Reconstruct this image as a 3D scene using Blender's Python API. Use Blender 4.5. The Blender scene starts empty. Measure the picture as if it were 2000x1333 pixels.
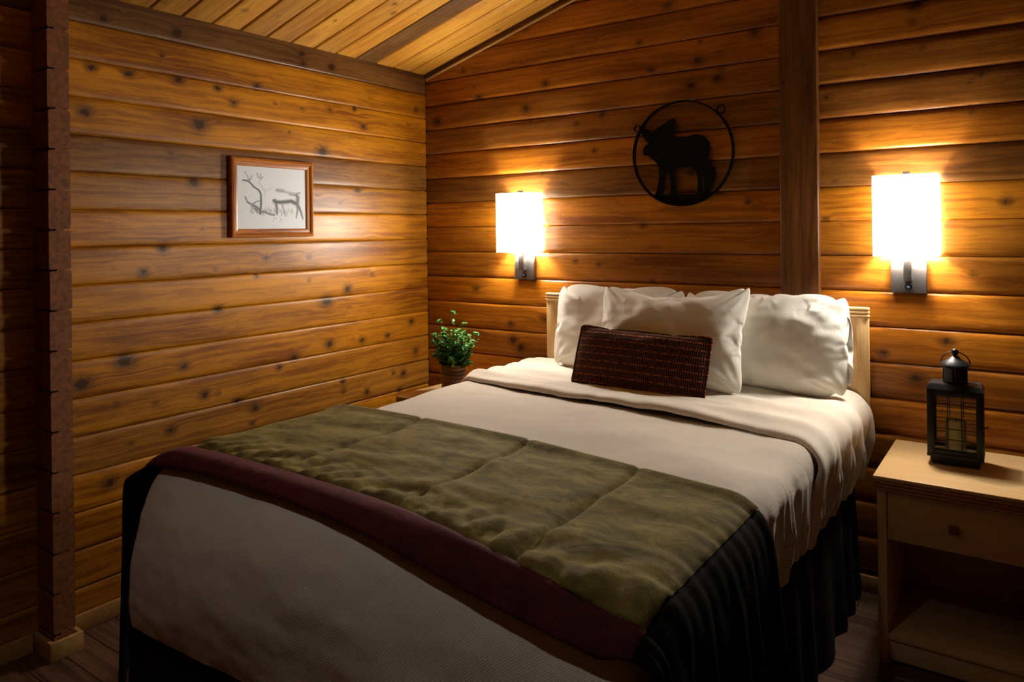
import bpy, bmesh, math, random
import numpy as np
from mathutils import Vector, Matrix, noise
from mathutils.geometry import tessellate_polygon

sc = bpy.context.scene
COL = sc.collection
R = random.Random(7)
PI = math.pi

# ------------------------------------------------------------------ camera
W_PX, H_PX = 2000.0, 1333.0
YAW, ROLL, FPX, CY_PX = -0.61672, -0.011865, 1440.5, 449.8
CAM = Vector((3.0091, -3.3543, 1.5217))
_r = Vector((math.cos(YAW), -math.sin(YAW), 0)); _f = Vector((math.sin(YAW), math.cos(YAW), 0)); _u = Vector((0, 0, 1))
C_R = _r * math.cos(ROLL) + _u * math.sin(ROLL)
C_U = -_r * math.sin(ROLL) + _u * math.cos(ROLL)
cam_d = bpy.data.cameras.new('camera'); cam = bpy.data.objects.new('camera', cam_d); COL.objects.link(cam)
cam_d.sensor_width = 36.0; cam_d.lens = FPX / W_PX * 36.0
cam_d.shift_y = -(H_PX / 2 - CY_PX) / W_PX
cam_d.clip_start = 0.05
m = Matrix.Identity(4)
for i in range(3):
    m[i][0] = C_R[i]; m[i][1] = C_U[i]; m[i][2] = -_f[i]; m[i][3] = CAM[i]
cam.matrix_world = m
sc.camera = cam

def px(x, y, axis, val):
    """photo pixel -> point on the plane axis = val"""
    d = _f + C_R * ((x - W_PX / 2) / FPX) - C_U * ((y - CY_PX) / FPX)
    t = (val - CAM[axis]) / d[axis]
    return CAM + d * t

# ------------------------------------------------------------------ world, exposure, lamp strengths
wd = bpy.data.worlds.new('world'); sc.world = wd; wd.use_nodes = True
wd.node_tree.nodes['Background'].inputs[0].default_value = (0.02, 0.018, 0.016, 1)
wd.node_tree.nodes['Background'].inputs[1].default_value = 0.1
sc.view_settings.view_transform = 'Standard'; sc.view_settings.look = 'None'
sc.view_settings.gamma = 1.0; sc.view_settings.use_curve_mapping = False
sc.view_settings.exposure = 0.0
BULB_E = 720.0         # bulb inside each sconce
SHADE_E = 90.0           # glow of the lit fabric shade
sc.cycles.max_bounces = 7
LAMP_COL = (1.0, 0.945, 0.845)
ADDED_PENDANT_E = 500.0       # bulb of the unseen pendant added to light the foot of the bed

# ------------------------------------------------------------------ node helpers
class NT:
    def __init__(s, name):
        s.m = bpy.data.materials.new(name); s.m.use_nodes = True
        s.t = s.m.node_tree; s.t.nodes.clear()
        s.out = s.n('ShaderNodeOutputMaterial')
        s.b = s.n('ShaderNodeBsdfPrincipled'); s.l(s.b.outputs[0], s.out.inputs[0])
    def n(s, typ, **kw):
        nd = s.t.nodes.new(typ)
        for k, v in kw.items(): setattr(nd, k, v)
        return nd
    def l(s, a, b): s.t.links.new(a, b)
    def put(s, sock, v):
        if hasattr(v, 'is_linked') or isinstance(v, bpy.types.NodeSocket): s.l(v, sock)
        elif isinstance(v, (tuple, list)) and sock.type == 'RGBA': sock.default_value = tuple(v) + ((1,) if len(v) == 3 else ())
        else: sock.default_value = v
    def math(s, op, a, b=0.0, c=None, clamp=False):
        nd = s.n('ShaderNodeMath', operation=op); nd.use_clamp = clamp
        s.put(nd.inputs[0], a); s.put(nd.inputs[1], b)
        if c is not None: s.put(nd.inputs[2], c)
        return nd.outputs[0]
    def vec(s, op, a, b):
        nd = s.n('ShaderNodeVectorMath', operation=op); s.put(nd.inputs[0], a); s.put(nd.inputs[1], b); return nd.outputs[0]
    def mix(s, f, a, b, mode='MIX'):
        nd = s.n('ShaderNodeMix', data_type='RGBA', blend_type=mode)
        s.put(nd.inputs[0], f); s.put(nd.inputs[6], a); s.put(nd.inputs[7], b); return nd.outputs[2]
    def rng(s, v, a, b, c=0.0, d=1.0, typ='SMOOTHSTEP'):
        nd = s.n('ShaderNodeMapRange', interpolation_type=typ)
        s.put(nd.inputs[0], v); nd.inputs[1].default_value = a; nd.inputs[2].default_value = b
        nd.inputs[3].default_value = c; nd.inputs[4].default_value = d; return nd.outputs[0]
    def noise(s, v, scale=1.0, detail=3.0, rough=0.55, dist=0.0):
        nd = s.n('ShaderNodeTexNoise'); s.put(nd.inputs['Vector'], v); nd.inputs['Scale'].default_value = scale
        nd.inputs['Detail'].default_value = detail; nd.inputs['Roughness'].default_value = rough
        nd.inputs['Distortion'].default_value = dist; return nd.outputs[0]
    def obj(s): return s.n('ShaderNodeTexCoord').outputs['Object']
    def sep(s, v):
        nd = s.n('ShaderNodeSeparateXYZ'); s.put(nd.inputs[0], v); return nd.outputs
    def comb(s, x, y, z):
        nd = s.n('ShaderNodeCombineXYZ')
        for i, v in enumerate((x, y, z)): s.put(nd.inputs[i], v)
        return nd.outputs[0]
    def bump(s, h, strength=0.3, dist=0.01):
        nd = s.n('ShaderNodeBump'); nd.inputs['Strength'].default_value = strength; nd.inputs['Distance'].default_value = dist
        s.l(h, nd.inputs['Height']); s.l(nd.outputs[0], s.b.inputs['Normal'])
    def set(s, **kw):
        names = {'color': 'Base Color', 'rough': 'Roughness', 'metal': 'Metallic', 'spec': 'Specular IOR Level', 'coat': 'Coat Weight',
                 'coat_rough': 'Coat Roughness', 'sheen': 'Sheen Weight', 'sheen_rough': 'Sheen Roughness', 'sheen_tint': 'Sheen Tint',
                 'trans': 'Transmission Weight', 'ior': 'IOR', 'ecol': 'Emission Color', 'estr': 'Emission Strength', 'sss': 'Subsurface Weight'}
        for k, v in kw.items(): s.put(s.b.inputs[names[k]], v)
        return s

def wood(name, light, dark, axis=0, knots=False, rough=0.38, spec=0.38, tone_obj=True, grain=1.0, bump=0.15, band=1.0):
    """varnished wood; grain runs along local axis; object colour R = tone, G = shift to brown-grey, B = redness"""
    t = NT(name); o = t.obj(); inf = t.n('ShaderNodeObjectInfo')
    off = t.comb(t.math('MULTIPLY', inf.outputs['Random'], 37.0), t.math('MULTIPLY', inf.outputs['Random'], 11.0), t.math('MULTIPLY', inf.outputs['Random'], 53.0))
    p = t.vec('ADD', o, off)
    x, y, z = t.sep(p)
    ax = [x, y, z]; L = ax[axis]; A, B = [ax[i] for i in range(3) if i != axis]
    if knots:
        at = t.n('ShaderNodeAttribute'); at.attribute_name = 'kd'; kd = at.outputs['Fac']
        warp = t.math('MULTIPLY', t.math('POWER', 2.7, t.math('MULTIPLY', kd, -0.55)), 0.035)
    else:
        kd = None; warp = 0.0
    lowf = t.noise(t.comb(t.math('MULTIPLY', L, 1.0), t.math('MULTIPLY', A, 5.0), t.math('MULTIPLY', B, 5.0)), 1.6, 3, 0.55)
    wob = t.math('MULTIPLY', t.math('SUBTRACT', lowf, 0.5), 0.075)
    Bw = t.math('ADD', t.math('ADD', B, wob), warp); Aw = t.math('ADD', A, wob)
    g1 = t.noise(t.comb(t.math('MULTIPLY', L, 1.3), t.math('MULTIPLY', Aw, 60.0), t.math('MULTIPLY', Bw, 60.0)), 1.0 * grain, 4, 0.6)
    g2 = t.noise(t.comb(t.math('MULTIPLY', L, 5.0), t.math('MULTIPLY', Aw, 330.0), t.math('MULTIPLY', Bw, 330.0)), 1.0 * grain, 2, 0.5)
    gr = t.math('ADD', t.math('MULTIPLY', g1, 0.72), t.math('MULTIPLY', g2, 0.28))
    gf = t.rng(gr, 0.40, 0.61)
    blot = t.rng(t.noise(t.comb(t.math('MULTIPLY', L, 0.8), t.math('MULTIPLY', A, 3.0), t.math('MULTIPLY', B, 3.0)), 2.2, 3, 0.6), 0.3, 0.72)
    f = t.math('ADD', t.math('MULTIPLY', gf, 0.55 * band), t.math('MULTIPLY', blot, 0.52), clamp=True)
    c = t.mix(f, light, dark)
    if tone_obj:
        oc = t.n('ShaderNodeSeparateColor'); t.l(inf.outputs['Color'], oc.inputs[0])
        c = t.mix(oc.outputs[1], c, t.mix(f, (0.23, 0.125, 0.05), (0.075, 0.035, 0.012)))
        c = t.mix(oc.outputs[2], c, t.mix(f, (0.30, 0.085, 0.013), (0.10, 0.021, 0.003)))
        tn = t.comb(oc.outputs[0], oc.outputs[0], oc.outputs[0])
        vm = t.n('ShaderNodeVectorMath', operation='MULTIPLY'); t.l(c, vm.inputs[0]); t.l(tn, vm.inputs[1]); c = vm.outputs[0]
    h = t.math('MULTIPLY', gr, -1.0)
    if knots:
        kn = t.math('ADD', kd, t.math('MULTIPLY', t.math('SUBTRACT', t.noise(t.comb(t.math('MULTIPLY', L, 60.0), t.math('MULTIPLY', A, 60.0), t.math('MULTIPLY', B, 60.0)), 1.0, 2), 0.5), 1.1))
        core = t.rng(kn, 1.25, 0.7); halo = t.rng(kn, 3.1, 0.9)
        ring = t.math('MULTIPLY', t.math('ADD', t.math('MULTIPLY', t.math('SINE', t.math('MULTIPLY', kd, 17.0)), 0.5), 0.5), t.rng(kd, 2.4, 1.0))
        c = t.mix(t.math('MULTIPLY', halo, 0.62), c, (0.10, 0.035, 0.008))
        c = t.mix(t.math('MULTIPLY', ring, 0.25), c, (0.05, 0.015, 0.004))
        c = t.mix(t.math('MULTIPLY', core, 0.88), c, (0.030, 0.011, 0.004))
        h = t.math('ADD', h, t.math('MULTIPLY', core, -0.6))
    t.set(color=c, rough=t.math('ADD', t.math('MULTIPLY', gr, 0.16), rough - 0.08), spec=spec)
    t.bump(h, bump, 0.004)
    return t.m

def plain(name, color, rough=0.5, metal=0.0, nscale=None, namp=0.1, bump=0.0, bscale=200.0, **kw):
    t = NT(name)
    if nscale:
        v = t.rng(t.noise(t.obj(), nscale, 3), 0.25, 0.75, 1 - namp, 1 + namp, 'LINEAR')
        vm = t.n('ShaderNodeVectorMath', operation='SCALE'); vm.inputs[0].default_value = color; t.l(v, vm.inputs['Scale']); c = vm.outputs[0]
    else: c = color
    t.set(color=c, rough=rough, metal=metal, **kw)
    if bump: t.bump(t.noise(t.obj(), bscale, 3), bump, 0.002)
    return t.m

WOOD_L = (0.55, 0.220, 0.007); WOOD_D = (0.19, 0.054, 0.002)
M = {}
M['pine'] = wood('varnished_pine', WOOD_L, WOOD_D, 0, True, rough=0.38, spec=0.36)
M['pine_back'] = wood('amber_pine', (0.53, 0.195, 0.012), (0.21, 0.058, 0.003), 0, True, rough=0.33)
M['ceiling'] = wood('ceiling_pine', (0.74, 0.39, 0.055), (0.46, 0.185, 0.020), 0, True, rough=0.42)
M['post'] = wood('stained_post', (0.20, 0.075, 0.014), (0.062, 0.019, 0.004), 2, True, rough=0.42, grain=1.0)
M['endgrain'] = plain('end_grain', (0.19, 0.058, 0.009), 0.75, nscale=60, namp=0.5, bump=0.6, bscale=240)
M['trim_dark'] = wood('dark_trim', (0.15, 0.055, 0.018), (0.06, 0.02, 0.006), 0, tone_obj=False, rough=0.45)
M['base'] = wood('pale_baseboard', (0.46, 0.27, 0.09), (0.32, 0.16, 0.05), 0, tone_obj=False, rough=0.4)
M['floor'] = wood('dark_floor', (0.15, 0.075, 0.042), (0.04, 0.018, 0.010), 0, rough=0.45, tone_obj=False)
M['maple'] = wood('maple', (0.68, 0.46, 0.215), (0.60, 0.385, 0.165), 0, tone_obj=False, rough=0.36, band=0.8, bump=0.05)
M['maple_z'] = wood('maple_upright', (0.68, 0.46, 0.215), (0.60, 0.385, 0.165), 2, tone_obj=False, rough=0.36, band=0.8, bump=0.05)
M['reed'] = wood('reddish_edge', (0.44, 0.20, 0.085), (0.34, 0.14, 0.055), 0, tone_obj=False, rough=0.35, band=0.6, bump=0.05)
M['knobwood'] = wood('brown_knob', (0.26, 0.105, 0.04), (0.17, 0.062, 0.023), 0, tone_obj=False, rough=0.35)
M['framewood'] = wood('orange_frame', (0.58, 0.20, 0.022), (0.20, 0.05, 0.006), 0, tone_obj=False, rough=0.28, grain=1.5)
M['iron'] = plain('black_iron', (0.004, 0.0037, 0.0037), 0.65, 0.0, spec=0.12, bump=0.15, bscale=90)
M['lantern'] = plain('black_lantern_metal', (0.018, 0.019, 0.021), 0.42, 0.5, bump=0.12, bscale=120)
M['nickel'] = plain('brushed_nickel', (0.17, 0.162, 0.158), 0.40, 1.0, nscale=40, namp=0.1)
M['blackplastic'] = plain('black_plastic', (0.008, 0.009, 0.012), 0.25)
M['bluelight'] = plain('blue_mark', (0.25, 0.4, 0.7), 0.4)

def fabric(name, color, rough=0.85, weave=900.0, wstr=0.15, sheen=0.0, crinkle=0.0, cscale=9.0, var=0.06, **kw):
    t = NT(name); o = t.obj(); x, y, z = t.sep(o)
    v = t.rng(t.noise(o, 14.0, 4), 0.25, 0.75, 1 - var, 1 + var, 'LINEAR')
    vm = t.n('ShaderNodeVectorMath', operation='SCALE'); vm.inputs[0].default_value = color; t.l(v, vm.inputs['Scale'])
    t.set(color=vm.outputs[0], rough=rough, spec=0.25, sheen=sheen, **kw)
    h = t.math('MULTIPLY', t.noise(o, weave, 1), 0.0006)
    if crinkle: h = t.math('ADD', h, t.math('MULTIPLY', t.noise(o, cscale, 4, 0.6, 0.6), crinkle))
    nd = t.n('ShaderNodeBump'); nd.inputs['Strength'].default_value = wstr; nd.inputs['Distance'].default_value = 1.0
    t.l(h, nd.inputs['Height']); t.l(nd.outputs[0], t.b.inputs['Normal'])
    return t.m

M['white'] = fabric('white_cotton', (0.82, 0.79, 0.71), crinkle=0.006, cscale=7.0, wstr=0.55, var=0.02)
M['cream'] = fabric('cream_cotton', (0.70, 0.635, 0.535), crinkle=0.005, cscale=6.0, wstr=0.5, var=0.03)
M['skirt'] = fabric('black_skirt', (0.004, 0.0037, 0.004), var=0.2)

def waffle(name, color):
    t = NT(name); o = t.obj(); x, y, z = t.sep(o)
    k = 2 * PI / 0.0085
    a = t.math('SINE', t.math('MULTIPLY', x, k)); b = t.math('SINE', t.math('MULTIPLY', t.math('ADD', y, z), k))
    w = t.math('MULTIPLY', a, b)
    dots = t.rng(w, -0.2, 0.75)
    c = t.mix(dots, tuple(v * 0.74 for v in color), color)
    t.set(color=c, rough=0.85, spec=0.2)
    h = t.math('ADD', t.math('MULTIPLY', dots, 0.0012), t.math('MULTIPLY', t.noise(o, 6.0, 4, 0.6, 0.5), 0.008))
    nd = t.n('ShaderNodeBump'); nd.inputs['Strength'].default_value = 0.5; nd.inputs['Distance'].default_value = 1.0
    t.l(h, nd.inputs['Height']); t.l(nd.outputs[0], t.b.inputs['Normal'])
    return t.m
M['waffle'] = waffle('cream_waffle_weave', (0.65, 0.575, 0.485))

def velvet(name, light, dark, sheen=0.6, tint=(1, 1, 1), blot=9.0, wr=0.01):
    t = NT(name); o = t.obj()
    n = t.noise(t.vec('MULTIPLY', o, (1.0, 1.7, 1.7)), blot, 5, 0.68, 0.8)
    c = t.mix(t.rng(n, 0.3, 0.7), dark, light)
    n2 = t.noise(o, 320.0, 2, 0.6)
    c = t.mix(t.rng(n2, 0.35, 0.7, 0.0, 0.45), c, dark)
    t.set(color=c, rough=0.85, spec=0.15 if sheen > 0.05 else 0.03, sheen=sheen, sheen_rough=0.35, sheen_tint=tint)
    h = t.math('ADD', t.math('MULTIPLY', t.noise(o, 420.0, 2), 0.0012), t.math('MULTIPLY', t.noise(o, 7.0, 4, 0.6, 0.8), wr))
    nd = t.n('ShaderNodeBump'); nd.inputs['Strength'].default_value = 0.6; nd.inputs['Distance'].default_value = 1.0
    t.l(h, nd.inputs['Height']); t.l(nd.outputs[0], t.b.inputs['Normal'])
    return t.m
M['olive'] = velvet('olive_velvet', (0.195, 0.148, 0.034), (0.055, 0.040, 0.010), 0.32, (0.62, 0.50, 0.18))
M['burgundy'] = velvet('burgundy_velvet', (0.070, 0.009, 0.012), (0.030, 0.004, 0.006), 0.25, (0.7, 0.25, 0.25))
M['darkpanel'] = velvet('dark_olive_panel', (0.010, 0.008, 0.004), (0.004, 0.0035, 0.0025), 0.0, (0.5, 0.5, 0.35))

def knit(name):
    """crochet: dark rows of upright stitches with broken rust-coloured bars between them"""
    t = NT(name); o = t.obj(); x, y, z = t.sep(o)
    row, st = 0.0310, 0.0092
    fz = t.math('FRACT', t.math('DIVIDE', t.math('ADD', z, 1.0), row)); iz = t.math('FLOOR', t.math('DIVIDE', t.math('ADD', z, 1.0), row))
    fx = t.math('FRACT', t.math('DIVIDE', t.math('ADD', x, t.math('ADD', 1.0, t.math('MULTIPLY', t.math('MODULO', iz, 2.0), 0.0215))), 0.043))
    up = t.math('ADD', t.math('MULTIPLY', t.math('SINE', t.math('MULTIPLY', x, 2 * PI / st)), 0.5), 0.5)
    zz = t.math('ADD', t.math('MULTIPLY', t.math('SINE', t.math('MULTIPLY', z, 2 * PI / (row / 2))), 0.5), 0.5)
    inrow = t.rng(t.math('ABSOLUTE', t.math('SUBTRACT', fz, 0.5)), 0.24, 0.14)
    dash = t.math('MULTIPLY', t.rng(fx, 0.46, 0.52), t.rng(t.math('ABSOLUTE', t.math('SUBTRACT', fz, 0.5)), 0.13, 0.06))
    ticks = t.math('MULTIPLY', t.math('MULTIPLY', t.rng(fx, 0.52, 0.46), inrow), t.rng(up, 0.55, 0.85))
    dots = t.math('MULTIPLY', t.math('MULTIPLY', t.rng(up, 0.6, 0.95), t.rng(inrow, 0.5, 0.1)), 0.45)
    f = t.math('MAXIMUM', t.math('MAXIMUM', dash, ticks), dots)
    f = t.math('MULTIPLY', f, t.rng(t.noise(o, 55.0, 2), 0.25, 0.6, 0.35, 1.0))
    c = t.mix(f, (0.026, 0.008, 0.005), (0.36, 0.105, 0.028))
    t.set(color=c, rough=0.9, spec=0.1, sheen=0.15, sheen_tint=(0.8, 0.4, 0.2))
    h = t.math('ADD', t.math('MULTIPLY', f, 0.003), t.math('MULTIPLY', t.math('MULTIPLY', up, zz), 0.004))
    nd = t.n('ShaderNodeBump'); nd.inputs['Strength'].default_value = 0.9; nd.inputs['Distance'].default_value = 1.0
    t.l(h, nd.inputs['Height']); t.l(nd.outputs[0], t.b.inputs['Normal'])
    return t.m
M['knit'] = knit('rust_brown_knit')

# ------------------------------------------------------------------ object helpers
def link(name, me, mat=None, parent=None, loc=None, rot=None):
    o = bpy.data.objects.new(name, me); COL.objects.link(o)
    if mat is not None and me is not None and not me.materials: me.materials.append(mat)
    if parent: o.parent = parent
    if loc is not None: o.location = loc
    if rot is not None: o.rotation_euler = rot
    return o

def tag(o, label, cat, group=None):
    o['label'] = label; o['category'] = cat
    if group: o['group'] = group
    return o

def thing(name, label, cat, loc=(0, 0, 0), rot=(0, 0, 0), group=None):
    return tag(link(name, None, loc=loc, rot=rot), label, cat, group)

def pymesh(name, verts, faces, smooth=True):
    me = bpy.data.meshes.new(name); me.from_pydata([tuple(v) for v in verts], [], faces); me.update()
    if smooth: me.polygons.foreach_set('use_smooth', [True] * len(me.polygons))
    return me

def from_bm(bm, name, smooth=False, angle=None):
    me = bpy.data.meshes.new(name); bmesh.ops.recalc_face_normals(bm, faces=bm.faces); bm.to_mesh(me); bm.free()
    if smooth or angle: me.polygons.foreach_set('use_smooth', [True] * len(me.polygons))
    if angle: me.set_sharp_from_angle(angle=angle)
    return me

def box_bm(bm, lo, hi, bev=0.0, seg=2):
    r = bmesh.ops.create_cube(bm, size=1.0)
    c = [(a + b) / 2 for a, b in zip(lo, hi)]; s = [b - a for a, b in zip(lo, hi)]
    for v in r['verts']: v.co = Vector((v.co.x * s[0] + c[0], v.co.y * s[1] + c[1], v.co.z * s[2] + c[2]))
    if bev:
        es = list({e for v in r['verts'] for e in v.link_edges})
        bmesh.ops.bevel(bm, geom=es, offset=bev, segments=seg, affect='EDGES', profile=0.5)

def box(name, lo, hi, mat, parent=None, bev=0.003, seg=2):
    bm = bmesh.new(); box_bm(bm, lo, hi, bev, seg)
    return link(name, from_bm(bm, name, angle=0.6), mat, parent)

def lathe_mesh(name, prof, n=32, cx=0.0, cy=0.0):
    vs, fs = [], []
    for (r, z) in prof:
        for k in range(n):
            a = 2 * PI * k / n; vs.append((cx + r * math.cos(a), cy + r * math.sin(a), z))
    for i in range(len(prof) - 1):
        for k in range(n):
            k2 = (k + 1) % n; fs.append((i * n + k, i * n + k2, (i + 1) * n + k2, (i + 1) * n + k))
    fs.append(tuple(range(n - 1, -1, -1))); fs.append(tuple((len(prof) - 1) * n + k for k in range(n)))
    me = pymesh(name, vs, fs); me.set_sharp_from_angle(angle=0.7); return me

def tube_mesh(name, pts, r, n=10, closed=False):
    pts = [Vector(p) for p in pts]; vs, fs = [], []; N = len(pts); up = None
    for i, p in enumerate(pts):
        if closed: d = (pts[(i + 1) % N] - pts[i - 1]).normalized()
        else: d = (pts[min(i + 1, N - 1)] - pts[max(i - 1, 0)]).normalized()
        if up is None:
            up = Vector((0, 0, 1)) if abs(d.z) < 0.9 else Vector((1, 0, 0))
        a = (up - d * up.dot(d)).normalized(); b = d.cross(a); up = a
        for k in range(n):
            t = 2 * PI * k / n; vs.append(p + (a * math.cos(t) + b * math.sin(t)) * r)
    for i in range(N if closed else N - 1):
        j = (i + 1) % N
        for k in range(n):
            k2 = (k + 1) % n; fs.append((i * n + k, i * n + k2, j * n + k2, j * n + k))
    if not closed:
        fs.append(tuple(range(n - 1, -1, -1))); fs.append(tuple((N - 1) * n + k for k in range(n)))
    return pymesh(name, vs, fs)

def grid_mesh(name, P, mat_name=None):
    """P: 2-D list of Vectors"""
    a, b = len(P), len(P[0]); vs = [p for row in P for p in row]
    fs = [(i * b + j, i * b + j + 1, (i + 1) * b + j + 1, (i + 1) * b + j) for i in range(a - 1) for j in range(b - 1)]
    return pymesh(name, vs, fs)

def nz(x, y=0.0, z=0.0): return noise.noise(Vector((x, y, z)))

# ------------------------------------------------------------------ the room
D = 0.146                       # one board course
ROOM_X, ROOM_Y = 4.36, -4.70
EAVE, SLOPE = 2.468, 0.277
RIDGE = ROOM_X / 2
LZ0 = 16.1 * D - 16 * D         # lowest joint on the side walls
BZ0 = LZ0 + 0.4718 * D          # end-wall courses are staggered by half

def knot_px(lst, ox, oy, s, axis):
    out = []
    for (x, y, r) in lst:
        X, Y = ox + x * s, oy + y * s
        p = px(X, Y, axis, 0.0); dist = (p - CAM).dot(_f)
        out.append((p.y if axis == 0 else p.x, p.z, max(0.006, r * s * dist / FPX * 0.72)))
    return out
K_LEFT = knot_px([(805,150,28),(470,82,22),(735,253,8),(415,308,18),(585,335,18),(810,362,20),(990,400,15),(1165,390,16),(1060,465,16),(905,565,32),(385,510,26),(1250,475,7),
    (1372,493,9),(1498,500,10),(1610,495,10),(1650,575,14),(1315,600,6),(1465,690,24),(775,700,10),(880,828,24),(1625,865,14),(1440,885,8),(740,1130,20),(650,1240,18),(1210,1172,14),
    (1405,1170,10),(980,1225,8),(918,1040,6),(1505,305,22),(1370,245,20),(1378,290,16),(1890,500,12),(1855,570,7),(1545,920,9),(1580,1315,18),(1165,1255,10),(1405,1275,8),(1690,1245,8),(565,65,8)], 0, 0, 0.43, 0)
K_LEFT += knot_px([(1100,50,18),(1170,12,12),(735,78,14),(420,250,26),(620,268,14),(275,330,26),(1110,195,14),(1220,180,10),(1305,165,9),(1385,118,10),(990,238,12),(940,272,10),(1400,218,10),
    (690,365,16),(735,360,8),(525,395,8),(390,397,8),(860,410,14),(800,385,12),(575,487,14),(440,530,8),(1155,320,9),(1157,352,8),(1235,355,10),(1358,293,12),(1325,292,7),(1345,350,10),(370,660,20),(850,460,9)], 0, 560, 0.58, 0)
K_BACK = knot_px([(540,135,14),(867,182,10),(1065,198,12),(1300,85,8),(1198,25,16),(250,328,12),(515,287,8),(630,390,16),(320,452,14),(540,503,18),(130,567,18),(1122,325,14),(1340,280,22),(1310,395,20),
    (1430,365,22),(1448,320,12),(1350,195,8),(1605,150,20),(895,530,14),(775,575,10),(860,700,12),(560,568,10),(1310,800,18),(880,1232,10),(1058,1208,8),(770,1215,10),(1575,938,12),(1085,1050,10),(300,405,7),(1130,1310,6)], 800, 0, 0.4202, 1)
K_BACK += knot_px([(640,20,24),(930,320,14),(872,355,10),(255,420,12),(888,483,12),(1035,875,18),(812,720,8),(670,210,10),(370,235,12),(630,100,12),(290,790,7),(250,950,10),(890,1190,12)], 1500, 0, 0.45, 1)
K_BACK += knot_px([(1064,624,7),(930,564,6),(998,633,6),(1002,665,9),(1017,680,9),(1850,668,9),(1790,740,10),(1725,690,7)], 0, 0, 1.0, 1)

PROF = [(0.0, 0.0150), (0.0008, 0.0100), (0.004, 0.0058), (0.009, 0.0026), (0.0155, 0.0007), (0.026, 0.0), (0.040, 0.0), (0.055, 0.0), (0.073, 0.0)]
PROF = PROF + [(D - z, d) for z, d in reversed(PROF[:-1])]
PROF_L = [(z, d * 0.45 if z > 0.003 and z < D - 0.003 else d * 0.7) for z, d in PROF]
PROF_C = [(0.0, 0.016), (0.0022, 0.016), (0.0026, 0.008), (0.007, 0.0016), (0.012, 0.0), (0.03, 0.0), (0.05, 0.0), (0.072, 0.0)]
PROF_C = PROF_C + [(0.144 - z, d) for z, d in reversed(PROF_C[:-1])]

def board(name, prof, x0, x1, step, mat, parent, loc, rotm, knots, thick=0.08, tone=(1, 0, 0), zmax=None):
    """x0/x1: functions of local z; knots: list of (x, z, r) in local coordinates"""
    pr = prof if zmax is None else [p for p in prof if p[0] < zmax] + [(zmax, 0.002)]
    n = max(2, int(abs(x1(0) - x0(0)) / step)); np_ = len(pr)
    co = np.zeros(((n + 1), np_ + 2, 3))
    t = np.linspace(0, 1, n + 1)
    for k, (z, d) in enumerate(pr + [(pr[-1][0], thick), (0.0, thick)]):
        a, b = x0(z), x1(z)
        co[:, k, 0] = a + (b - a) * t; co[:, k, 1] = d; co[:, k, 2] = z
    # hand-planed faces are never quite flat
    co[:, :np_, 1] += (np.sin(co[:, :np_, 0] * 2.3 + loc[2] * 40 + loc[1] * 17) * 0.0006)
    V = co.reshape(-1, 3); w = np_ + 2; fs = []
    for i in range(n):
        for k in range(w):
            k2 = (k + 1) % w
            fs.append((i * w + k, (i + 1) * w + k, (i + 1) * w + k2, i * w + k2))
    fs.append(tuple(range(w))); fs.append(tuple(n * w + k for k in reversed(range(w))))
    me = bpy.data.meshes.new(name); me.from_pydata(V.tolist(), [], fs)
    me.polygons.foreach_set('use_smooth', [True] * len(me.polygons)); me.set_sharp_from_angle(angle=0.9)
    kd = np.full(len(V), 6.0)
    for (kx, kz, kr) in knots:
        dd = np.sqrt(((V[:, 0] - kx) / (1.25 * kr)) ** 2 + ((V[:, 2] - kz) / kr) ** 2)
        kd = np.minimum(kd, dd)
    at = me.attributes.new('kd', 'FLOAT', 'POINT'); at.data.foreach_set('value', kd.astype(np.float32))
    o = link(name, me, mat, parent)
    o.matrix_local = Matrix.Translation(Vector(loc)) @ rotm
    o.color = (tone[0], tone[1], tone[2], 1.0)
    return o

def structure(name, loc=(0, 0, 0)):
    o = link(name, None, loc=loc); o['kind'] = 'structure'; return o

I4 = Matrix.Identity(4); RZ90 = Matrix.Rotation(PI / 2, 4, 'Z'); RZM90 = Matrix.Rotation(-PI / 2, 4, 'Z'); RZ180 = Matrix.Rotation(PI, 4, 'Z')

# ---- left wall: boards seen top (index 16) to bottom; (tone, brown, red)
TL = {16: (0.72, 0.75, 0.1), 15: (0.98, 0, 0.05), 14: (1.12, 0, 0), 13: (1.05, 0, 0), 12: (0.8, 0.45, 0.0), 11: (0.95, 0.25, 0), 10: (1.16, 0, 0), 9: (1.02, 0.1, 0), 8: (1.12, 0, 0), 7: (1.05, 0, 0),
      6: (1.1, 0, 0), 5: (1.0, 0.12, 0), 4: (0.95, 0.3, 0), 3: (1.1, 0.0, 0), 2: (1.0, 0, 0), 1: (0.9, 0, 0.2), 0: (0.9, 0, 0.2)}
wl = structure('wall_left')
def local_knots(K, z0, h): return [(a, z - z0, r) for a, z, r in K if z0 - 2.5 * r < z < z0 + h + 2.5 * r]
for k in range(17):
    z0 = LZ0 + k * D
    board('board', PROF_L, lambda z: ROOM_Y, lambda z: -0.002, 0.018, M['pine'], wl, (0, 0, z0), RZ90, local_knots(K_LEFT, z0, D), tone=TL[k], zmax=0.128 if k == 16 else None)
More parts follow.
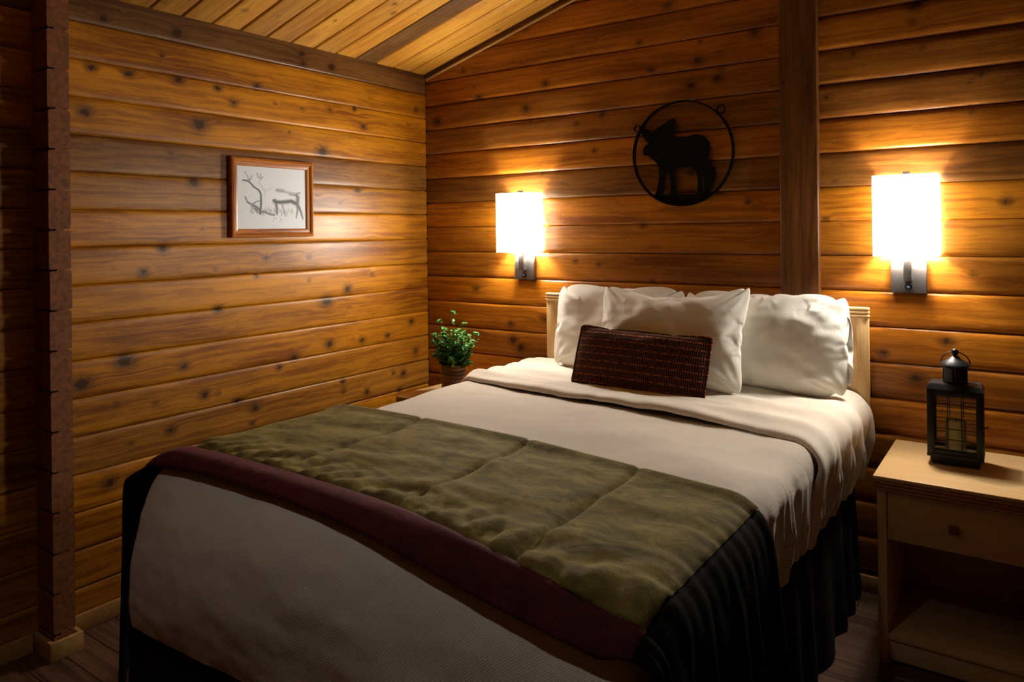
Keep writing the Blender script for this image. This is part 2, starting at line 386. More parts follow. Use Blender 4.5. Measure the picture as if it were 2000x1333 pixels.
# ---- back wall
TB = {0: (0.8, 0, .4), 1: (0.85, 0.2, 0.3), 2: (0.9, 0.1, .3), 3: (0.85, 0.1, .4), 4: (0.95, 0, 0.3), 5: (0.8, 0.2, 0.5), 6: (0.95, 0.0, 0.2), 7: (1.0, 0, 0.15), 8: (0.9, 0.2, 0.25), 9: (0.95, 0.1, 0.2),
      10: (1.15, 0, 0.1), 11: (0.72, 0.6, 0.15), 12: (1.0, 0.1, 0.25), 13: (0.8, 0.5, 0.15), 14: (0.85, 0.35, 0.15), 15: (0.95, 0.05, 0.3), 16: (0.85, 0.1, 0.45), 17: (0.95, 0, 0.4), 18: (0.9, 0.1, 0.3), 19: (0.95, 0.1, 0.2)}
wb = structure('wall_back')
for k in range(22):
    z0 = BZ0 + (k - 1) * D
    lo_cut = 0.0
    fx0 = lambda z, z0=z0: max(0.0, (z0 + z - EAVE) / SLOPE)
    fx1 = lambda z, z0=z0: ROOM_X - max(0.0, (z0 + z - EAVE) / SLOPE)
    if k == 0:
        board('board', [(z - (D - 0.0689) if z > 0.08 else 0.0, d) for z, d in PROF if z > 0.078] , fx0, fx1, 0.05, M['pine_back'], wb, (0, 0, LZ0 - LZ0 + 0.0), I4, [], tone=(0.85, 0, 0.3)); continue
    if fx0(D) > RIDGE - 0.1: break
    board('board', PROF, fx0, fx1, 0.018, M['pine_back'], wb, (0, 0, z0), I4, local_knots(K_BACK, z0, D), tone=[(a * 1.1, b * 0.8, c * 0.6) for a, b, c in [TB.get(k - 1, (0.9, 0.1, 0.3))]][0])
# ---- the walls behind and beside the camera
wr = structure('wall_right')
for k in range(17):
    z0 = LZ0 + k * D
    board('board', PROF, lambda z: 0.0, lambda z: -ROOM_Y, 0.6, M['pine'], wr, (ROOM_X, 0, z0), RZM90, [], tone=(0.42 + 0.1 * R.random(), 0.15 * R.random(), 0.3), zmax=0.128 if k == 16 else None)
wf = structure('wall_front')
for k in range(1, 22):
    z0 = BZ0 + (k - 1) * D
    fx0 = lambda z, z0=z0: -ROOM_X + max(0.0, (z0 + z - EAVE) / SLOPE)
    fx1 = lambda z, z0=z0: -max(0.0, (z0 + z - EAVE) / SLOPE)
    if ROOM_X + fx0(D) > RIDGE - 0.1: break
    board('board', PROF, fx0, fx1, 0.6, M['pine_back'], wf, (0, ROOM_Y, z0), RZ180, [], tone=(0.42 + 0.1 * R.random(), 0.2 * R.random(), 0.3))

# ---- log ends of the crossing wall, standing out of the left wall
for k in range(17):
    z0 = BZ0 + (k - 1) * D
    y1, y0 = -2.083, -2.157
    dx = R.uniform(-0.004, 0.004); bm = bmesh.new()
    zt = min(z0 + D - 0.0025, EAVE - 0.006); zb = max(0.004, z0 + 0.0015)
    # interlocking tongue on the top edge, groove outline on the bottom
    out = [(y0 + 0.004, zb), (y1 - 0.004, zb), (y1, zb + 0.006), (y1, zt - 0.008), (y1 - 0.006, zt - 0.002), (y1 - 0.022, zt - 0.002), (y1 - 0.026, zt + 0.006), (y0 + 0.026, zt + 0.006), (y0 + 0.022, zt - 0.002), (y0 + 0.006, zt - 0.002), (y0, zt - 0.008), (y0, zb + 0.006)]
    f1 = [bm.verts.new((0.0, y, z)) for y, z in out]; f2 = [bm.verts.new((0.126 + dx, y, z)) for y, z in out]
    bm.faces.new(f1[::-1]); bm.faces.new(f2)
    for i in range(len(out)):
        j = (i + 1) % len(out); bm.faces.new((f1[i], f1[j], f2[j], f2[i]))
    link('log_end', from_bm(bm, 'log_end'), M['endgrain'], wl)

# ---- ceiling: left slope of single planks, plain right slope
cl = structure('ceiling')
ang = math.atan(SLOPE)
RC = Matrix(((math.cos(ang), -math.sin(ang), 0, 0), (0, 0, -1, 0), (math.sin(ang), math.cos(ang), 0, 0), (0, 0, 0, 1)))
SL = RIDGE / math.cos(ang)
CT = [(1, 0, 0), (1.05, 0, 0), (1.12, 0, 0), (0.85, 0.85, 0), (1.1, 0, 0), (0.92, 0, 0.1), (1.0, 0, 0), (0.85, 0, 0.15), (0.8, 0, .2), (0.92, 0, .05), (0.8, 0, .25), (0.72, 0, 0.35), (0.7, 0, .4)]
for k in range(33):
    y = 0.02 - 0.144 * k
    if y - 0.144 < ROOM_Y: break
    kn = [(R.uniform(0.05, 1.4), R.uniform(0.02, 0.12), R.uniform(0.004, 0.009)) for _ in range(R.randint(2, 5))]
    if k == 0: y = -0.0; 
    board('plank', PROF_C, lambda z: 0.0, lambda z: SL, 0.02 if k < 15 else 0.5, M['ceiling'], cl, (0, y, EAVE), RC, kn, thick=0.03, tone=CT[k] if k < len(CT) else (0.85, 0, 0.15), zmax=0.124 if k == 0 else None)
bm = bmesh.new(); vs = [bm.verts.new(v) for v in ((RIDGE, 0, EAVE + SLOPE * RIDGE), (ROOM_X, 0, EAVE), (ROOM_X, ROOM_Y, EAVE), (RIDGE, ROOM_Y, EAVE + SLOPE * RIDGE))]
vt = [bm.verts.new(v.co + Vector((0, 0, 0.03))) for v in vs]
bm.faces.new(vs); bm.faces.new(vt[::-1])
for i in range(4): bm.faces.new((vs[i], vs[(i + 1) % 4], vt[(i + 1) % 4], vt[i]))
o = link('ceiling_slope', from_bm(bm, 'ceiling_slope'), M['ceiling'], cl); o.color = (0.6, 0, 0.2, 1)
# sloping trim board on the back wall; shaded face and lit lower edge coloured in
a0 = Vector((0.0, 0, EAVE)); d = Vector((math.cos(ang), 0, math.sin(ang))); nn = Vector((math.sin(ang), 0, -math.cos(ang)))
for nm, w, dep, mt, sh in (('trim_shaded_face', 0.030, 0.014, 'trim_dark', 0.0), ('trim_lit_edge', 0.007, 0.020, 'base', 0.030)):
    bm = bmesh.new(); q = []
    for t in (0.004, SL - 0.01):
        for (yy, s) in ((0.0, sh), (-dep, sh), (-dep, sh + w), (0.0, sh + w)):
            q.append(bm.verts.new(a0 + d * t + nn * s + Vector((0, yy, 0))))
    for i in range(4): bm.faces.new((q[i], q[(i + 1) % 4], q[4 + (i + 1) % 4], q[4 + i]))
    bm.faces.new(q[:4]); bm.faces.new(q[4:])
    o = link(nm, from_bm(bm, nm), M[mt]); o['kind'] = 'structure'

# ---- post under the ridge
def post_board():
    x0, x1, dep = 2.098, 2.258, 0.034
    zt = EAVE + SLOPE * (x0) - 0.01
    K = [(px(1533, 163, 1, 0).x, px(1533, 163, 1, 0).z, 0.008), (px(1590, 520, 1, 0).x, px(1590, 520, 1, 0).z, 0.007)]
    nx, nzv = 12, 200; prof = [(x0, 0.0), (x0, -dep + 0.004), (x0 + 0.004, -dep)] + [(x0 + 0.004 + (x1 - x0 - 0.008) * i / 10, -dep) for i in range(1, 10)] + [(x1 - 0.004, -dep), (x1, -dep + 0.004), (x1, 0.0)]
    vs, fs = [], []; w = len(prof)
    for i in range(nzv + 1):
        z = 0.09 + (zt - 0.09) * i / nzv
        for (x, y) in prof: vs.append((x, y, z))
    for i in range(nzv):
        for k in range(w):
            k2 = (k + 1) % w; fs.append((i * w + k, i * w + k2, (i + 1) * w + k2, (i + 1) * w + k))
    fs.append(tuple(range(w - 1, -1, -1))); fs.append(tuple(nzv * w + k for k in range(w)))
    me = pymesh('post', vs, fs); me.set_sharp_from_angle(angle=0.5)
    V = np.array(vs); kd = np.full(len(V), 6.0)
    for kx, kz, kr in K: kd = np.minimum(kd, np.hypot((V[:, 0] - kx) / kr, (V[:, 2] - kz) / (1.3 * kr)))
    at = me.attributes.new('kd', 'FLOAT', 'POINT'); at.data.foreach_set('value', kd.astype(np.float32))
    o = link('trim_3', me, M['post']); o['kind'] = 'structure'; o.color = (1, 0, 0, 1)
    return o
post_board()

# ---- floor planks, running across the room
fl = structure('floor')
bm = bmesh.new(); box_bm(bm, (0, ROOM_Y, -0.06), (ROOM_X, 0, -0.022)); link('subfloor', from_bm(bm, 'subfloor'), M['floor'], fl)
PW = 0.118; row = 0; y = -0.0
cache = {}
while y - PW > ROOM_Y:
    xs = [0.0]; xx = R.uniform(0.3, 1.3)
    while xx < ROOM_X - 0.3: xs.append(round(xx, 3)); xx += 1.22
    xs.append(ROOM_X)
    for a, b in zip(xs[:-1], xs[1:]):
        L = round(b - a, 3)
        if L not in cache:
            bm = bmesh.new(); box_bm(bm, (0.0008, -PW + 0.0008, -0.022), (L - 0.0008, -0.0008, 0.0), 0.0022, 1); cache[L] = from_bm(bm, 'plank', angle=0.5); cache[L].materials.append(M['floor'])
        link('plank', cache[L], None, fl, (a, y, 0))
    y -= PW
# ---- baseboards
def baseb(name, lo, hi, axis):
    bm = bmesh.new(); box_bm(bm, lo, hi, 0.004, 2)
    o = link(name, from_bm(bm, name, angle=0.6), M['base']); o['kind'] = 'structure'; return o
BBH = 0.068
baseb('baseboard_left', (0.0, -2.063, 0.0), (0.016, -0.018, BBH), 1)
baseb('baseboard_back', (0.018, -0.016, 0.0), (ROOM_X - 0.02, 0.0, BBH), 0)
bm = bmesh.new()
box_bm(bm, (0.131, -2.177, 0), (0.147, -2.064, BBH), 0.003); box_bm(bm, (0.0, -2.177, 0), (0.131, -2.160, BBH), 0.003); box_bm(bm, (0.0, -2.080, 0), (0.131, -2.064, BBH), 0.003)
o = link('baseboard_log_ends', from_bm(bm, 'bb', angle=0.6), M['base']); o['kind'] = 'structure'
baseb('baseboard_side', (0.0, ROOM_Y + 0.02, 0.0), (0.016, -2.179, BBH), 1)

# ------------------------------------------------------------------ sconces
def shade_mat(name, k):
    t = NT(name); t.set(color=(0.85, 0.82, 0.76), rough=0.8, ecol=LAMP_COL, estr=SHADE_E * k); return t.m
M['shade'] = shade_mat('lit_fabric_shade', 1.0); M['shade_side'] = shade_mat('lit_shade_side', 0.12)
t = NT('lit_bulb'); t.set(color=(0.9, 0.9, 0.85), rough=0.4, ecol=LAMP_COL, estr=BULB_E); M['bulb'] = t.m
def sconce(x, label):
    s = thing('wall_sconce', label, 'wall lamp', (x, 0, 1.25), group='pair of sconces over the bed')
    # back plate with a slanted upper third
    w, dp = 0.0635, 0.026
    prof = [(0, 0), (-dp, 0), (-dp, 0.088), (-dp * 0.55, 0.130), (0, 0.130)]
    bm = bmesh.new(); A = [bm.verts.new((-w, y, z)) for y, z in prof]; B = [bm.verts.new((w, y, z)) for y, z in prof]
    bm.faces.new(A); bm.faces.new(B[::-1])
    for i in range(5): bm.faces.new((A[i], A[(i + 1) % 5], B[(i + 1) % 5], B[i]))
    bmesh.ops.recalc_face_normals(bm, faces=bm.faces)
    bmesh.ops.bevel(bm, geom=list(bm.edges), offset=0.0015, segments=2, affect='EDGES')
    bp = link('back_plate', from_bm(bm, 'back_plate', angle=0.5), M['nickel'], s)
    bm = bmesh.new(); box_bm(bm, (-0.014, -0.060, 0.050), (0.014, -0.046, 0.160), 0.002); box_bm(bm, (-0.014, -0.050, 0.050), (0.014, -dp + 0.002, 0.066), 0.002)
    link('arm', from_bm(bm, 'arm', angle=0.5), M['nickel'], s)
    sw = box('reading_switch', (-0.013, -dp - 0.006, 0.018), (0.013, -dp + 0.002, 0.034), M['blackplastic'], s, 0.002)
    box('switch_mark', (-0.004, -dp - 0.0068, 0.022), (0.004, -dp - 0.0055, 0.029), M['bluelight'], sw, 0.0004)
    # three-sided fabric shade, open above, below and behind
    hw, yf, yb, z0, z1, th = 0.1125, -0.132, -0.006, 0.152, 0.470, 0.0022
    c = 0.006; out = [(-hw, yb), (-hw, yf + c), (-hw + c, yf), (hw - c, yf), (hw, yf + c), (hw, yb)]
    inn = [(-hw + th, yb), (-hw + th, yf + c + th), (-hw + c + th, yf + th), (hw - c - th, yf + th), (hw - th, yf + c + th), (hw - th, yb)]
    bm = bmesh.new(); n = len(out)
    vo = [[bm.verts.new((x_, y_, z)) for x_, y_ in out] for z in (z0, z1)]; vi = [[bm.verts.new((x_, y_, z)) for x_, y_ in inn] for z in (z0, z1)]
    for i in range(n - 1):
        bm.faces.new((vo[0][i], vo[0][i + 1], vo[1][i + 1], vo[1][i])); bm.faces.new((vi[0][i + 1], vi[0][i], vi[1][i], vi[1][i + 1]))
        bm.faces.new((vo[0][i + 1], vo[0][i], vi[0][i], vi[0][i + 1])); bm.faces.new((vo[1][i], vo[1][i + 1], vi[1][i + 1], vi[1][i]))
    for i in (0, n - 1): bm.faces.new((vo[0][i], vo[1][i], vi[1][i], vi[0][i]))
    me = from_bm(bm, 'shade'); me.materials.append(M['shade']); me.materials.append(M['shade_side'])
    for pg in me.polygons: pg.material_index = 0 if (pg.normal.y < -0.5) else 1
    link('shade', me, None, s)
    # spider bar carrying the shade and its finial
    bm = bmesh.new(); box_bm(bm, (-hw + th, -0.056, z1 - 0.012), (hw - th, -0.050, z1 - 0.006)); link('shade_bar', from_bm(bm, 'shade_bar'), M['nickel'], s)
    box('finial', (-0.012, -0.064, z1 - 0.008), (0.012, -0.042, z1 + 0.016), M['nickel'], s, 0.0015)
    pr = [(0.013, 0.155), (0.014, 0.205), (0.012, 0.212)]
    link('socket', lathe_mesh('socket', pr, 20, 0, -0.070), M['nickel'], s)
    pr = [(0.011, 0.208), (0.014, 0.222), (0.024, 0.245), (0.029, 0.268), (0.028, 0.288), (0.020, 0.305), (0.008, 0.312)]
    link('bulb', lathe_mesh('bulb', pr, 20, 0, -0.070), M['bulb'], s)
    return s
sconce(0.728, 'lit white-shaded sconce between the framed deer print and the moose ring')
sconce(2.594, 'lit white-shaded sconce above the lantern and nightstand')

# ------------------------------------------------------------------ headboard
HB = dict(x0=0.895, x1=2.452, z0=0.695, z1=1.190, yb=-0.040, yf=-0.062)
hb = thing('headboard', 'pale maple headboard with a reeded top edge on the log wall', 'headboard', (0, 0, 0))
box('panel', (HB['x0'] + 0.04, HB['yf'] + 0.006, HB['z0']), (HB['x1'] - 0.04, HB['yb'], HB['z1'] - 0.043), M['maple'], hb, 0.002)
for a, b in ((HB['x0'], HB['x0'] + 0.046), (HB['x1'] - 0.046, HB['x1'])):
    bm = bmesh.new(); box_bm(bm, (a, HB['yf'] - 0.004, HB['z0']), (b, HB['yb'], HB['z1'] - 0.043), 0.003)
    box_bm(bm, (a + 0.012, HB['yf'] - 0.0065, HB['z0'] + 0.004), (b - 0.010, HB['yf'] - 0.002, HB['z1'] - 0.047), 0.002)
    link('stile', from_bm(bm, 'stile', angle=0.5), M['maple_z'], hb)
for i in range(3):
    z = HB['z1'] - 0.0145 * (i + 1)
    box('top_reed', (HB['x0'] - 0.003, HB['yf'] - 0.010, z), (HB['x1'] + 0.003, HB['yb'], z + 0.0128), M['maple'], hb, 0.0055, 4)

# ------------------------------------------------------------------ bed
XL, XR, YH, YF, ZT = 0.778, 2.430, -0.085, -2.205, 0.806
bed = thing('bed', 'double bed with mattress and black skirt against the log wall', 'bed', (1.66, -1.15, 0))
def rel(o, p):   # child of an empty that is not at the origin, mesh in world coordinates
    o.parent = p; o.location = -Vector(p.location); return o
rel(box('mattress', (XL + 0.03, -2.085, 0.47), (XR - 0.05, YH, ZT - 0.02), M['white'], None, 0.05, 4), bed)
rel(box('box_spring', (XL + 0.03, -2.13, 0.20), (XR - 0.06, YH, 0.47), M['white'], None, 0.02, 2), bed)
for x in (XL + 0.12, XR - 0.12):
    for y in (YF + 0.15, YH - 0.15):
        rel(box('leg', (x - 0.025, y - 0.025, 0.0), (x + 0.025, y + 0.025, 0.20), M['iron'], None, 0.003), bed)
def skirt():
    path = []; x0, x1, y0, y1 = XL - 0.045, XR - 0.045, -2.185, YH
    def seg(a, b, n): return [(a[0] + (b[0] - a[0]) * i / n, a[1] + (b[1] - a[1]) * i / n) for i in range(n)]
    path = seg((XL + 0.01, y1), (x0, y0), 120) + seg((x0, y0), (x1, y0), 90) + seg((x1, y0), (x1, y1), 120) + [(x1, y1)]
    P = []
    for j in range(9):
        z = 0.62 - (0.62 - 0.008) * j / 8; rowp = []
        for i, (x, y) in enumerate(path):
            w = (0.005 + 0.010 * j / 8) * math.sin(i * 0.55 + nz(i * 0.05) * 4) + 0.022 * j / 8
            n = Vector((-1, 0, 0)) if i < 120 else (Vector((0, -1, 0)) if i < 210 else Vector((1, 0, 0)))
            rowp.append(Vector((x, y, z)) + n * w)
        P.append(rowp)
    o = rel(link('bed_skirt', grid_mesh('bed_skirt', P), M['skirt']), bed)
    o['label'] = 'black gathered bed skirt'
skirt()

# rounded cross-section of the made bed: arc parameter a (metres from the bed's centre line)
XC, HWID, RAD = (XL + XR) / 2, (XR - XL) / 2, 0.062
FLAT = HWID - RAD; ARC = RAD * PI / 2
YE, RY, RZ = -2.060, 0.165, 0.33      # where the foot rounding starts, and its two radii
def foot_arc(t): return -RY * math.sin(t), -RZ * (1 - math.cos(t)), Vector((0, -math.sin(t) / RY, math.cos(t) / RZ)).normalized()
def section(a, off=0.0, flare=0.10):
    """point and normal in the x-z plane, z relative to the bed top; off = offset along the normal"""
    s = 1 if a >= 0 else -1; a = abs(a)
    if a < FLAT: p, n = (a, 0.0), (0.0, 1.0)
    elif a < FLAT + ARC:
        t = (a - FLAT) / RAD; p = (FLAT + RAD * math.sin(t), -RAD + RAD * math.cos(t)); n = (math.sin(t), math.cos(t))
    else:
        h = a - FLAT - ARC; p = (HWID + flare * h, -RAD - h); n = (1.0, 0.0)
    return Vector((XC + s * (p[0] + n[0] * off), 0, ZT + p[1] + n[1] * off)), Vector((s * n[0], 0, n[1])), max(0.0, a - FLAT - ARC * 0.5)

def wrinkle(x, y, z, amp=1.0):
    return amp * (0.006 * nz(x * 3.1, y * 4.3, z * 4) + 0.004 * nz(x * 9 + 5, y * 6, z * 7) + 0.0022 * nz(x * 19, y * 13 + 3, z * 12))

def side_fold(y, h, s):
    """hanging folds of the cover on the long sides"""
    g = min(1.0, h / 0.15) ** 1.2
    ph = y * 2 * PI / 0.20 + 1.3 * nz(y * 2.3, s) + h * 1.2
    return g * (0.026 * (1 - abs(math.sin(ph * 0.5)) ** 0.7 * 1.6) + 0.010 * math.sin(ph * 1.9 + 1.0 + h * 3) + 0.004 * math.sin(ph * 4.3 + h * 9))

cov = thing('waffle_coverlet', 'cream waffle-weave coverlet spread over the bed and its foot', 'blanket', (1.66, -1.15, 0))
def coverlet():
    drop = 0.345; A = HWID - RAD + ARC + drop
    na, nb = 190, 230; rows = []
    for i in range(nb + 1):
        y = YH - 0.05 + (YE - 0.002 - (YH - 0.05)) * i / nb; r_ = []
        for j in range(na + 1):
            a = -A + 2 * A * j / na
            if a > 0: a = min(a, FLAT + ARC + 0.225 + 0.012 * math.sin(y * 9)) if a > FLAT + ARC else a
            p, n, h = section(a, 0.006, 0.03)
            p.y = y; s = 1 if a > 0 else -1
            k = 1.0 if y < -1.35 else 1.0
            w = wrinkle(p.x, y, p.z, 1.0)
            if h > 0:
                fade = 1.0 - 0.85 * max(0.0, min(1.0, (-y - 1.55) / 0.25))
                w += side_fold(y, h, s) * fade
                hs = max(0.0, h - 0.03)
                p.x -= s * 0.45 * hs * hs          # the hem tucks back under the swell
            # long soft swells across the top
            if h < 0.05: w += 0.007 * math.sin(p.x * 3 + y * 9.0 + 2 * nz(p.x, y)) * (1 if y > -1.5 else 0.3)
            p = p + n * w; r_.append(p)
        rows.append(r_)
    me = grid_mesh('top', rows); rel(link('top_and_sides', me, M['waffle']), cov)
    # foot drop: a plump rounded end
    rows = []; nd = 70; x0, x1 = XL - 0.022, XR + 0.0
    for i in range(nd + 1):
        t = (PI / 2 + 0.40) * i / nd; dy, dz, n = foot_arc(t); r_ = []
        for j in range(na + 1):
            u = -1 + 2 * j / na; c = abs(u); xx = (x0 + x1) / 2 + u * (x1 - x0) / 2
            e = max(0.0, (c - 0.945) / 0.055); rd = 1 - math.sqrt(max(0.0, 1 - e * e))
            w = wrinkle(xx, dz * 2 + 7, dz, 0.9) + 0.007 * math.sin(xx * 5 - dz * 9) * min(1, t) + 0.010 * nz(xx * 2.2, dz * 3.0, 5.0) * min(1, t)
            yy = YE + dy * (1 - 0.55 * rd) ; z = ZT + 0.006 + dz - 0.03 * rd * max(0.0, math.cos(t))
            r_.append(Vector((xx, yy, z)) + n * w)
        rows.append(r_)
    o = rel(link('foot_drop', grid_mesh('foot', rows), M['waffle']), cov)
coverlet()

# turned-down duvet at the head end
duv = thing('duvet', 'smooth cream duvet turned down over the coverlet below the pillows', 'duvet', (1.66, -0.6, 0))
def duvet():
    AL = -(FLAT + ARC + 0.20); AR = FLAT + ARC + 0.255
    na, nt = 150, 60; rows = []
    for i in range(nt + 1):
        t = i / nt; r_ = []
        for j in range(na + 1):
            a = AL + (AR - AL) * j / na
            xx = (a + HWID) / (2 * HWID)
            yf = -0.66 - 0.17 * max(0, min(1, xx)) - 0.20 * max(0.0, xx - 0.62) ** 1.6 - 0.02 * math.sin(xx * 7)
            if a > FLAT: yf -= 0.45 * (a - FLAT) - 0.35 * max(0.0, a - FLAT - ARC) ** 1.2
            y = YH + 0.012 + (yf - YH) * t
            th = 0.026
            e = max(0.0, (t - 0.90) / 0.10); lift = th * math.sqrt(max(0.0, 1 - e ** 2.4)) + 0.004
            lift += 0.010 * math.exp(-((t - 0.86) / 0.05) ** 2)
            p, n, h = section(a, 0.010 + lift * (1.0 if abs(a) < FLAT else max(0.35, 1 - (abs(a) - FLAT) * 3)), 0.02); s = 1 if a > 0 else -1
            p.y = y
            w = wrinkle(p.x + 3, y, p.z, 1.2) + 0.004 * math.sin(t * 26 + nz(p.x * 2, y) * 3)
            if h > 0:
                w += side_fold(y + 0.07, h, s) * 0.9
                hs = max(0.0, h - 0.03); p.x -= s * 0.7 * hs * hs
            r_.append(p + n * w)
        rows.append(r_)
    # roll the free edge under
    last = rows[-1]; rows.append([v + Vector((0, 0.010, -0.004)) for v in last])
    rel(link('cover', grid_mesh('duvet', rows), M['cream']), duv)
duvet()

# velvet throw across the foot end
thr = thing('bed_throw', 'olive velvet throw with burgundy border across the foot of the bed', 'throw', (1.66, -1.8, 0))
SEAMS = [1.225, 1.700, 2.110]
def throw():
    HANG_L, HANG_R = 0.40, 0.66
    AL, AR = -(FLAT + ARC + HANG_L), FLAT + ARC * 0.80 + HANG_R
    a_list = np.linspace(AL, AR, 261); nt = 120
    T_END = 0.722; Y0 = -1.405     # unrolled length from the head-side edge
    def pt(a, q):
        sw = max(0.0, min(1.0, (q - 0.56) / 0.20)); sw = sw * sw * (3 - 2 * sw); a_in = a
        if a < -(FLAT + ARC): a = a + (a + FLAT + ARC) * 0.75 * sw      # the corner hangs lower
        p, n, h = section(a, 0.020, 0.05 if a > 0 else 0.46 * (1 - sw) + 0.06 * sw)
        s = 1 if a > 0 else -1
        xx = p.x
        dx_ = max(0.0, min(xx, XR) - XC); skew = 0.19 * dx_ * dx_ / (dx_ + 0.25) * (1 - 0.45 * max(0.0, min(1.0, (q - 0.62) / 0.10)))
        y = Y0 - q - skew - 0.06 * max(0.0, XC - xx - 0.65) - 0.010 * math.sin(xx * 4)
        lim = YE
        top = max(0.0, min(1.0, 1 - max(0.0, abs(a) - FLAT) / ARC))
        if y < lim:                     # over the plump foot edge
            tt = min(1.3, (lim - y) / 0.165); dy, z, fn = foot_arc(tt)
            p.y = lim + dy * top + (y - lim) * (1 - top); p.z += z * top; n = (n + fn * top).normalized()
        else: p.y = y
        w = 0.0
        wt = 0.0; ws = 0.0; bl = max(0.0, min(1.0, (abs(a) - FLAT) / (ARC + 0.06))); bl = bl * bl * (3 - 2 * bl)
        if True:
            puff = 0.0
            if q < 0.62:
                for sx in SEAMS: puff -= (0.011 - 0.006 * math.exp(-q / 0.05)) * math.exp(-((xx - sx - 0.02 * (q - 0.3)) / 0.011) ** 2)
            # gathers by the border
            gth = math.exp(-((q - 0.60) / 0.10) ** 2) if q < 0.62 else 0.0
            puff += gth * (0.0055 * math.sin(xx * 52 + 7 * nz(xx * 3, q * 4) + q * 34) + 0.003 * math.sin(xx * 103 - q * 40 + 6 * nz(xx * 6, q * 5)))
            puff += 0.010 * math.exp(-((q - 0.0) / 0.03) ** 2)
            if q < 0.62:
                fd = min(1.0, q / 0.08); wx = xx + 0.05 * nz(xx * 4, q * 4, 8.0)
                puff += fd * (0.010 * nz(xx * 4.0 + q * 5, q * 7.0, 2.0) + (0.004 + 0.007 * q / 0.6) * (0.35 - abs(nz(wx * 3.2 + q * 4.5, q * 9.5 - wx * 1.5, 6.0))) + 0.010 * max(0.0, q - 0.2) * (0.3 - abs(nz(wx * 7 + q * 9, q * 21 - wx * 4, 4.0))))
            bd = abs(q - 0.622); puff -= 0.010 * math.exp(-(bd / 0.008) ** 2)
            wt = puff + 0.010 + (0.005 * max(0.0, 1 - abs(q - 0.68) / 0.05) ** 0.6 if abs(q - 0.68) < 0.05 else 0)
        if bl > 0:
            g = min(1.0, h / 0.25)
            ws = g * (0.012 * math.sin(q * 33 + 3 * nz(q * 4, s)) + 0.008 * math.sin(q * 71 + 1)) + 0.006 * math.exp(-h / 0.05) * math.sin(q * 120) + 0.028
        w = wt * (1 - bl) + ws * bl
        if a < -FLAT: p.x -= 0.040 * min(1.0, (-a - FLAT) / ARC) + 0.02 * (1 - math.exp(-h / 0.06))
        return p + n * w
    qs = np.linspace(0, T_END, nt + 1)
    qb = 0.622
    ia = int(np.argmin(abs(a_list - -(FLAT + ARC * 0.5)))); ib = int(np.argmin(abs(a_list - (FLAT + ARC * 0.45))))
    def piece(name, al, ql, mat, solid=0.010):
        rows = [[pt(a, q) for a in al] for q in ql]
        o = rel(link(name, grid_mesh(name, rows), M[mat]), thr)
        md = o.modifiers.new('thickness', 'SOLIDIFY'); md.thickness = solid; md.offset = -1.0
        return o
    k = int(np.argmin(abs(qs - qb)))
    o = piece('olive_field', a_list[ia:ib + 1], qs[:k + 1], 'olive', 0.012); o['label'] = 'quilted olive velvet field'
    o = piece('burgundy_border', a_list[ia:ib + 1], qs[k:], 'burgundy', 0.014); o['label'] = 'burgundy velvet border'
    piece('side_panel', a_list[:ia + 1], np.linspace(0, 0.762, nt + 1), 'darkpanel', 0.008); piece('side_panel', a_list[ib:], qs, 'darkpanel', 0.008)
throw()

# ------------------------------------------------------------------ pillows (inflated cloth)
def pillow_src(w, h, nx, ny, bx=0.05, bz=0.07, ex=7.0):
    """two layers welded at the rim, lying in x-z, thickness along y"""
    vs, fs, idx = [], [], {}
    for side in (0, 1):
        for i in range(nx + 1):
            for j in range(ny + 1):
                rim = i in (0, nx) or j in (0, ny)
                if side and rim: idx[(1, i, j)] = idx[(0, i, j)]; continue
                u, v = i / nx * 2 - 1, j / ny * 2 - 1
                x, z = u * w / 2, v * h / 2
                k = (abs(u) ** ex + abs(v) ** ex) ** (-1 / ex) if (u or v) else 1.0; k = max(k, 0.0); mx = max(abs(u), abs(v)); x *= min(1.0, k * mx) ; z *= min(1.0, k * mx); x *= 1 + bx * (1 - v * v); z *= 1 + bz * (1 - u * u)
                b = 0.025 * (1 - u ** 4) * (1 - v ** 4)
                idx[(side, i, j)] = len(vs); vs.append((x, (-b if side == 0 else b), z))
    for i in range(nx):
        for j in range(ny):
            a, b, c, d_ = idx[(0, i, j)], idx[(0, i + 1, j)], idx[(0, i + 1, j + 1)], idx[(0, i, j + 1)]; fs.append((a, b, c, d_))
            a, b, c, d_ = idx[(1, i, j)], idx[(1, i + 1, j)], idx[(1, i + 1, j + 1)], idx[(1, i, j + 1)]; fs.append((d_, c, b, a))
    return pymesh('pillow', vs, fs)

def inflate(specs, frames=32):
    obs = []
    for (w, h, nx, ny, pr, shrink, bx, bz, ex) in specs:
        o = link('inflating', pillow_src(w, h, nx, ny, bx, bz, ex)); md = o.modifiers.new('cloth', 'CLOTH'); s = md.settings
        s.quality = 6; s.mass = 0.25; s.tension_stiffness = 22; s.compression_stiffness = 12; s.shear_stiffness = 8; s.bending_stiffness = 0.06
        s.air_damping = 4.0; s.use_pressure = True; s.uniform_pressure_force = pr; s.shrink_min = shrink
        s.effector_weights.gravity = 0.0; md.collision_settings.use_collision = False
        md.point_cache.frame_start = 1; md.point_cache.frame_end = frames + 1
        obs.append(o)
    sc.frame_start = 1; sc.frame_end = frames + 1
    for f in range(1, frames + 1): sc.frame_set(f)
    dg = bpy.context.evaluated_depsgraph_get(); res = []
    for o in obs:
        me = bpy.data.meshes.new_from_object(o.evaluated_get(dg)); res.append(me)
    for o in obs: bpy.data.objects.remove(o)
    sc.frame_set(1)
    return res
